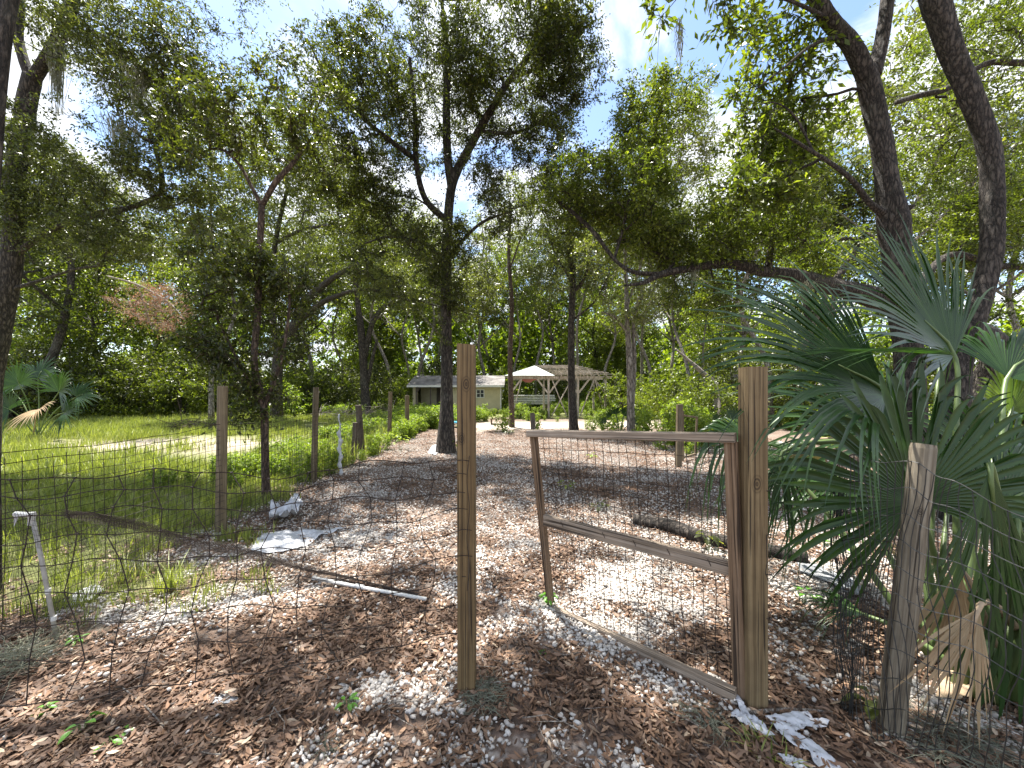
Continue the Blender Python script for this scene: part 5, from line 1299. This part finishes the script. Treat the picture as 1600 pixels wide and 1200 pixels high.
for i, (px, py, dx, dz, rr, dy) in enumerate([(30, 600, -.3, 1, 1.05, -.1), (92, 612, .5, .9, 1.15, -.2), (60, 590, .1, 1, 1., .3), (15, 640, -.8, .5, .9, -.3), (100, 645, .9, .1, .9, -.3), (60, 640, .3, -.3, .8, -.6), (120, 620, .9, .5, .8, .3), (20, 610, -.6, .8, .9, .5)]):
    fan(lpalm, at(px, py, lp.y - .2 + dy), (dx, dy, dz), (0, -1, .4), rr, 34, 240, .4, .25, m=M_PALM if i != 5 else M_PALMD, stalk=lp + U((rnd.gauss(0, .08), 0, 0)), seed=30 + i)
for (px, py, s, lab) in ((968, 672, 1.0, 'small young palm at the foot of the double-stemmed slim tree'), (1135, 640, 1., 'young palm left of the right gate post, behind the far gate')):
    Yp = 12.5 if px < 1000 else 10; X = (px - 800) / FOC * Yp; q = thing('young_palm', lab, 'palm', onto(X, Yp))
    for i in range(7):
        a = -1.3 + 2.6 * i / 6 + rnd.gauss(0, .1); hb = onto(X, Yp) + Vector((math.sin(a) * .4, rnd.gauss(0, .2), .35 + .35 * math.cos(a)))
        fan(q, hb, (math.sin(a), rnd.gauss(0, .3), math.cos(a) + .2), (0, -1, .3), .55 * s, 18, 120, .3, .25, stalk=onto(X, Yp), seed=60 + i, wscale=.9)

# ------------------------------------------------------------------ pipes, plastic, log, small plants
def polypipe(name, label, P, r, m=M_PVC, cat='pipe', fit=()):
    root = thing(name, label, cat, P[0]); mb = MB(); mb.tube(P, r, 12); mb.build('tube', m, root, smooth=True)
    for (a, b_, rr) in fit: q = MB(); q.tube([a, b_], rr, 12); q.build('coupling', m, root, smooth=False)
    return root
a = G(489, 912) + U((0, 0, .035)); b = G(666, 944) + U((0, 0, .03)); mid = a.lerp(b, .45)
polypipe('white_pipe', 'white plastic pipe lying on the leaves left of the centre post', [a, mid + U((0, 0, -.004)), b], .0125, fit=((a.lerp(b, .40), a.lerp(b, .47), .0155), (a, a.lerp(b, .03), .0155)))
root = thing('standpipe', 'leaning grey plastic pipe with taped elbow at the lower left', 'pipe', G(90, 1008))
p0 = G(92, 1008); p1 = at(66, 880, p0.y - .02); p2 = at(50, 806, p0.y - .05)
mb = MB(); mb.tube([p0 + U((0, 0, -.05)), p1, p2], .0105, 12); mb.build('tube', M_TAPE, root, smooth=True)
e = at(24, 803, p0.y - .05); mb = MB(); mb.tube([p2 + U((.012, 0, .004)), e], .014, 12); mb.build('elbow', M_PVC, root)
mb = MB(); mb.tube([p2 + U((0, 0, .02)), p2 + U((-.004, 0, -.05))], .0145, 12); mb.build('elbow', M_PVC, root)
for t in (.35, .7): q = p1.lerp(p0, t); mb = MB(); mb.tube([q + U((0, 0, .012)), q - U((0, 0, .012))], .013, 8); mb.build('tape_band', M_PVC, root)
V = []; mb = MB()
for i in range(5):
    for j in range(5): V.append(e + U((.012 + .018 * i / 4 + .006 * math.sin(j), -.016 - .004 * math.sin(i * 2 + j), .01 - .075 * j / 4 * (1 - .4 * abs(i - 2) / 2))))
mb.add(V, [(i * 5 + j, i * 5 + j + 1, i * 5 + j + 6, i * 5 + j + 5) for i in range(4) for j in range(4)]); mb.build('tape_flap', M_SHEET, root)
g = G(532, 742); mb = MB(); pts = []; rr = []
for i in range(24):
    t = i / 23; pts.append(g + U((.015 * math.sin(i * 1.1) - .02 * t, 0, 1.05 * t))); rr.append((.03 if t < .72 else .012) * (1 + .35 * math.sin(i * 2.1)))
mb.tube(pts, rr, 8); o = mb.build('wrapped_stake', M_SHEET, smooth=True); tag(o, 'thin white wrapped stake standing beside the far fence posts', 'stake')

def crumple(name, label, outline, m=M_SHEET, h=.06, seed=1, cat='plastic sheet', dens=26, lift=.01, ridge=1.):
    """plastic lying on the ground inside a pixel outline"""
    P = [G(*q) for q in outline]; xs = [p.x for p in P]; ys = [p.y for p in P]; x0, x1, y0, y1 = min(xs), max(xs), min(ys), max(ys)
    n = dens; X, Y = np.meshgrid(np.linspace(x0, x1, n), np.linspace(y0, y1, n)); r_ = seed * 7
    def inside(x, y):
        c = False; j = len(P) - 1
        for i in range(len(P)):
            if (P[i].y > y) != (P[j].y > y) and x < (P[j].x - P[i].x) * (y - P[i].y) / (P[j].y - P[i].y) + P[i].x: c = not c
            j = i
        return c
    sx = (x1 - x0) / 3.2
    rg = 1 - np.abs(2 * vn(X * 1. + Y * .6, Y, sx, r_, 3) - 1) * 1.6
    Z = gz(X, Y) + lift + h * np.clip(rg, 0, 1) ** 1.5 * ridge + h * .25 * vn(X, Y, sx * .35, r_ + 3, 2)
    idx = -np.ones((n, n), int); V = []; F = []
    for i in range(n - 1):
        for j in range(n - 1):
            cx = (X[i, j] + X[i, j + 1]) / 2; cy = (Y[i, j] + Y[i + 1, j]) / 2
            if inside(cx, cy):
                q = []
                for (a_, b_) in ((i, j), (i, j + 1), (i + 1, j + 1), (i + 1, j)):
                    if idx[a_, b_] < 0: idx[a_, b_] = len(V); V.append((X[a_, b_] + rnd.gauss(0, .002), Y[a_, b_] + rnd.gauss(0, .002), Z[a_, b_]))
                    q.append(idx[a_, b_])
                F.append(q)
    use = {}
    for f in F:
        for q in f: use[q] = use.get(q, 0) + 1
    cell = max((x1 - x0), (y1 - y0)) / n * 2.2
    for q, k_ in use.items():
        if k_ < 4:
            p = Vector((V[q][0], V[q][1])); best = None
            for i in range(len(P)):
                a_ = P[i].xy; b_ = P[(i + 1) % len(P)].xy; e_ = b_ - a_; t_ = min(1, max(0, (p - a_).dot(e_) / max(e_.length_squared, 1e-9))); c_ = a_ + e_ * t_
                if best is None or (c_ - p).length < (best - p).length: best = c_
            if (best - p).length < cell: V[q] = (best.x, best.y, V[q][2])
    c = np.mean(V, 0); me = npmesh(name, V, F, m, smooth=True, off=c); o = link(name, me); o.location = c; tag(o, label, cat)
    s_ = o.modifiers.new('thickness', 'SOLIDIFY'); s_.thickness = .002; s_.offset = 1
    return o
crumple('plastic_sheet', 'flat white plastic sheet on the gravel beyond the wire fence, left', [(392, 868), (402, 842), (440, 832), (500, 832), (542, 828), (500, 842), (470, 862), (420, 870)], h=.03, seed=2)
crumple('plastic_bag', 'crumpled white plastic bag beside the small tree foot', [(420, 822), (424, 802), (450, 806), (462, 790), (474, 800), (464, 816), (440, 824)], h=.16, seed=3, cat='plastic bag')
crumple('plastic_sheet', 'white torn plastic strip leaning at the foot of the gate post', [(1143, 1084), (1152, 1086), (1168, 1118), (1190, 1134), (1212, 1156), (1190, 1150), (1166, 1140), (1143, 1124), (1142, 1114), (1158, 1116)], h=.022, seed=4, dens=40)
crumple('plastic_sheet', 'large torn white plastic sheet on the leaves below the gate post', [(1196, 1124), (1240, 1118), (1262, 1118), (1270, 1126), (1296, 1130), (1292, 1140), (1262, 1140), (1240, 1150), (1262, 1158), (1284, 1176), (1312, 1200), (1316, 1212), (1290, 1212), (1270, 1190), (1266, 1178), (1240, 1168), (1222, 1156), (1210, 1140)], h=.022, seed=5, dens=48)
crumple('plastic_sheet', 'small scrap of white plastic at the lower right edge of the leaves', [(1215, 1182), (1240, 1186), (1275, 1200), (1260, 1206), (1230, 1198)], h=.015, seed=6)
crumple('fabric_strip', 'grey strip of landscape fabric half buried at the lower left', [(92, 948), (120, 930), (150, 918), (165, 926), (140, 944), (110, 956)], M_FABRIC, .015, 7, 'fabric')
crumple('fabric_strip', 'pale strip of landscape fabric showing behind the gate post', [(1245, 884), (1275, 890), (1330, 912), (1350, 925), (1340, 935), (1300, 918), (1250, 900)], M_FABRIC, .03, 8, 'fabric')
crumple('fabric_scrap', 'pale grey flat scrap lying among the dead leaves, bottom left', [(318, 1098), (345, 1088), (372, 1096), (372, 1104), (330, 1106)], M_FABRIC, .004, 9, 'fabric')
crumple('fabric_strip', 'white strip lying at the foot of the central oak', [(668, 706), (676, 696), (688, 695), (692, 702), (680, 710)], M_SHEET, .03, 10, 'fabric')
crumple('palm_boot', 'pale tan split palm leaf base lying sunlit under the fronds', [(1462, 1090), (1470, 1060), (1500, 1035), (1535, 1028), (1548, 1060), (1540, 1085), (1500, 1100)], M_CARD, .05, 12, 'palm debris')
# log
P = [G(990, 822) + U((0, 0, .05)), G(1040, 832) + U((0, 0, .06)), G(1100, 852) + U((0, 0, .06)), G(1200, 872) + U((0, 0, .05)), G(1262, 884) + U((0, 0, .05))]
mb = MB(); q = spline([(*p, r_) for p, r_ in zip(P, (.05, .062, .064, .058, .045))], .04); mb.tube([v[:3] for v in q], list(q[:, 3]), 14, lump=.12, seed=4)
o = mb.build('fallen_log', M_BARK, smooth=True); tag(o, 'fallen log lying on the leaves behind the gate', 'log')

def seedling(label, base, n, L, h, m=M_FERN, name='seedling', spreadk=.7):
    L *= .8; h *= .85
    base = Vector(base); root = thing(name, label, 'plant', base); mb = MB()
    for i in range(n):
        a = i * 2.4 + rnd.gauss(0, .3); tip = base + U((math.cos(a) * h * spreadk * rnd.uniform(.4, 1), math.sin(a) * h * spreadk * rnd.uniform(.4, 1), h * rnd.uniform(.5, 1.05)))
        mb.tube([base + U((0, 0, -.01)), base.lerp(tip, .5) + U((0, 0, .02)), tip], .0013, 4)
        d = U((math.cos(a), math.sin(a), rnd.gauss(-.1, .3))).normalized(); sd_ = d.cross(U((0, 0, 1))).normalized(); nn = sd_.cross(d); lf = MB(); V = []
        l = L * rnd.uniform(.7, 1.15)
        for (t, ww) in ((0, .05), (.25, .85), (.55, 1), (.8, .6), (1, .04)):
            for s_ in (-1, 0, 1): V.append(tip + d * l * t + sd_ * s_ * ww * l * .26 + nn * ((.10 if s_ else 0) * l * ww - .25 * l * t * t))
        lf.add(V, [(k * 3 + s_, k * 3 + s_ + 1, k * 3 + s_ + 4, k * 3 + s_ + 3) for k in range(4) for s_ in (0, 1)], rnd.uniform(.2, 1)); lf.build('leaf', m, root, smooth=True)
    mb.build('stems', M_PETI, root)
seedling('small bright green seedling on the gravel left of the centre post', G(541, 1108), 9, .05, .05)
seedling('green two-leaved seedling in the leaves at the lower left', G(130, 1150), 5, .06, .07)
seedling('bright seedling near the bottom left corner, right of the others', G(170, 1172), 4, .05, .05)
seedling('tiny green seedling on leaves at the bottom left, farthest right', G(200, 1150), 3, .035, .03)
seedling('green creeping seedling in the lower left corner leaves', G(70, 1120), 8, .05, .03)
seedling('green vine leaves at the foot of the leaning pipe', G(118, 1012), 10, .045, .04)
seedling('green vine climbing the foot of the gate left stile', G(856, 950), 14, .05, .12, spreadk=.4)
seedling('tiny weed in the gravel before the gate bottom rail', G(845, 1024), 6, .03, .02)
seedling('broad-leaved plant standing behind the gate near the gate post', G(1106, 866), 8, .12, .22, M_OAK, 'broadleaf_plant', .35)
seedling('dark green leafy plant left of the leaning round post foot', G(1365, 1118), 10, .11, .13, M_OAK, 'broadleaf_plant', .4)
seedling('bright little plant right of the gate post on the leaves', G(1262, 935), 7, .08, .07)
seedling('yellow-green weed under the gate top rail far behind', G(925, 715), 12, .10, .14, M_WEED, 'weed')
seedling('small green weed on the path left of the gate mesh', G(886, 768), 10, .10, .16, M_WEED, 'weed')
seedling('green weed clump at the right side of the central oak foot', G(712, 705), 16, .14, .35, M_OAK, 'weed', .5)
seedling('thin weed growing through the side fence beside the path', G(625, 702), 20, .14, .45, M_WEED, 'weed', .5)
seedling('low weed on the path behind the middle gate rail', G(938, 800), 10, .09, .12, M_OAK, 'weed', .8)
seedling('green weed at the foot of the slender tree by the driveway', G(795, 677), 14, .16, .3, M_OAK, 'weed', .6)
seedling('low green plants below the palm petioles on the right', G(1310, 860), 12, .09, .10, M_FERN, 'weed', 1.2)
def clump(name, label, base, n, rad, h, m, wdt=.002):
    base = Vector(base); mb = MB()
    for i in range(n):
        a = rnd.uniform(0, 6.28); q = rad * math.sqrt(rnd.random()) * .7; p = base + U((math.cos(a) * q, math.sin(a) * q, .005)); pts = [p]; d = U((rnd.gauss(0, 1), rnd.gauss(0, 1), rnd.gauss(.4, .5))).normalized()
        for k in range(5):
            d = (d + U((rnd.gauss(0, .5), rnd.gauss(0, .5), rnd.gauss(-.05, .35)))).normalized(); p = p + d * rad * .22; p.z = min(max(p.z, base.z), base.z + h); pts.append(p.copy())
        mb.tube(pts, wdt * .5, 3, cap=False, tone=rnd.random())
    o = mb.build(name, m); tag(o, label, 'moss', None, 'stuff')
clump('fallen_moss', 'grey-green fallen moss heaped in the lower left corner', G(18, 1050), 420, .20, .09, M_MOSS)
clump('fallen_moss', 'tangle of grey moss at the foot of the centre post', G(755, 1092), 240, .11, .03, M_MOSS)
clump('fallen_moss', 'grey moss tangle in the leaves left of the gate post foot', G(1100, 1120), 140, .12, .02, M_MOSS)
clump('fallen_moss', 'wiry moss and dry grass at the bottom right corner', G(1520, 1170), 260, .28, .03, M_MOSS)
clump('fallen_moss', 'wisp of grey moss on the gravel at the bottom, left of centre', G(510, 1170), 60, .06, .02, M_MOSS)
def tuftobj(label, base, n, h):
    me = tuft(n, h, .006, .09, lean=.8); o = link('grass_tuft', me); o.location = base; tag(o, label, 'grass tuft')
tuftobj('long-bladed grass tuft behind the lower left wire mesh', G(262, 925), 120, .22)
tuftobj('long grass tuft left of the first, near the netting', G(215, 905), 90, .20)
tuftobj('thin grass tuft beside the torn plastic sheet', G(1205, 1175), 60, .08)
# loose twigs and sticks lying on the litter
def stick(label, pts, r=.003):
    P = [G(*q) + U((0, 0, .018)) for q in pts]; mb = MB(); q = spline([(*p, r * (1 - .5 * i / len(P))) for i, p in enumerate(P)], .03); mb.tube([v[:3] for v in q], list(q[:, 3]), 6, lump=.15)
    o = mb.build('stick', M_DRY, smooth=True); tag(o, label, 'stick', 'dry sticks lying on the ground')
stick('thin dry stick across the leaves at the bottom left', [(190, 1085), (225, 1112), (256, 1145)])
stick('short pale stick on the gravel before the gate', [(866, 1026), (885, 1029), (908, 1024)], .005)
stick('dark thin stick crossing the gravel left of the centre post', [(550, 1110), (600, 1104), (660, 1102)], .003)
stick('long dry palm strip at the foot of the gate post', [(1172, 1116), (1230, 1110), (1300, 1114)], .008)
stick('long curved stick at the foot of the leaning round post', [(1378, 1128), (1410, 1160), (1440, 1180), (1480, 1212)], .008)
stick('pale stick on the leaves at the bottom right of the gate', [(1010, 1104), (1060, 1122), (1092, 1138)], .003)
stick('short white stick on the leaves below the gate', [(1018, 1158), (1030, 1168), (1040, 1172)], .005)
stick('bent dry twig on the bright gravel right of the fallen pipe', [(662, 965), (690, 930), (716, 905)], .003)
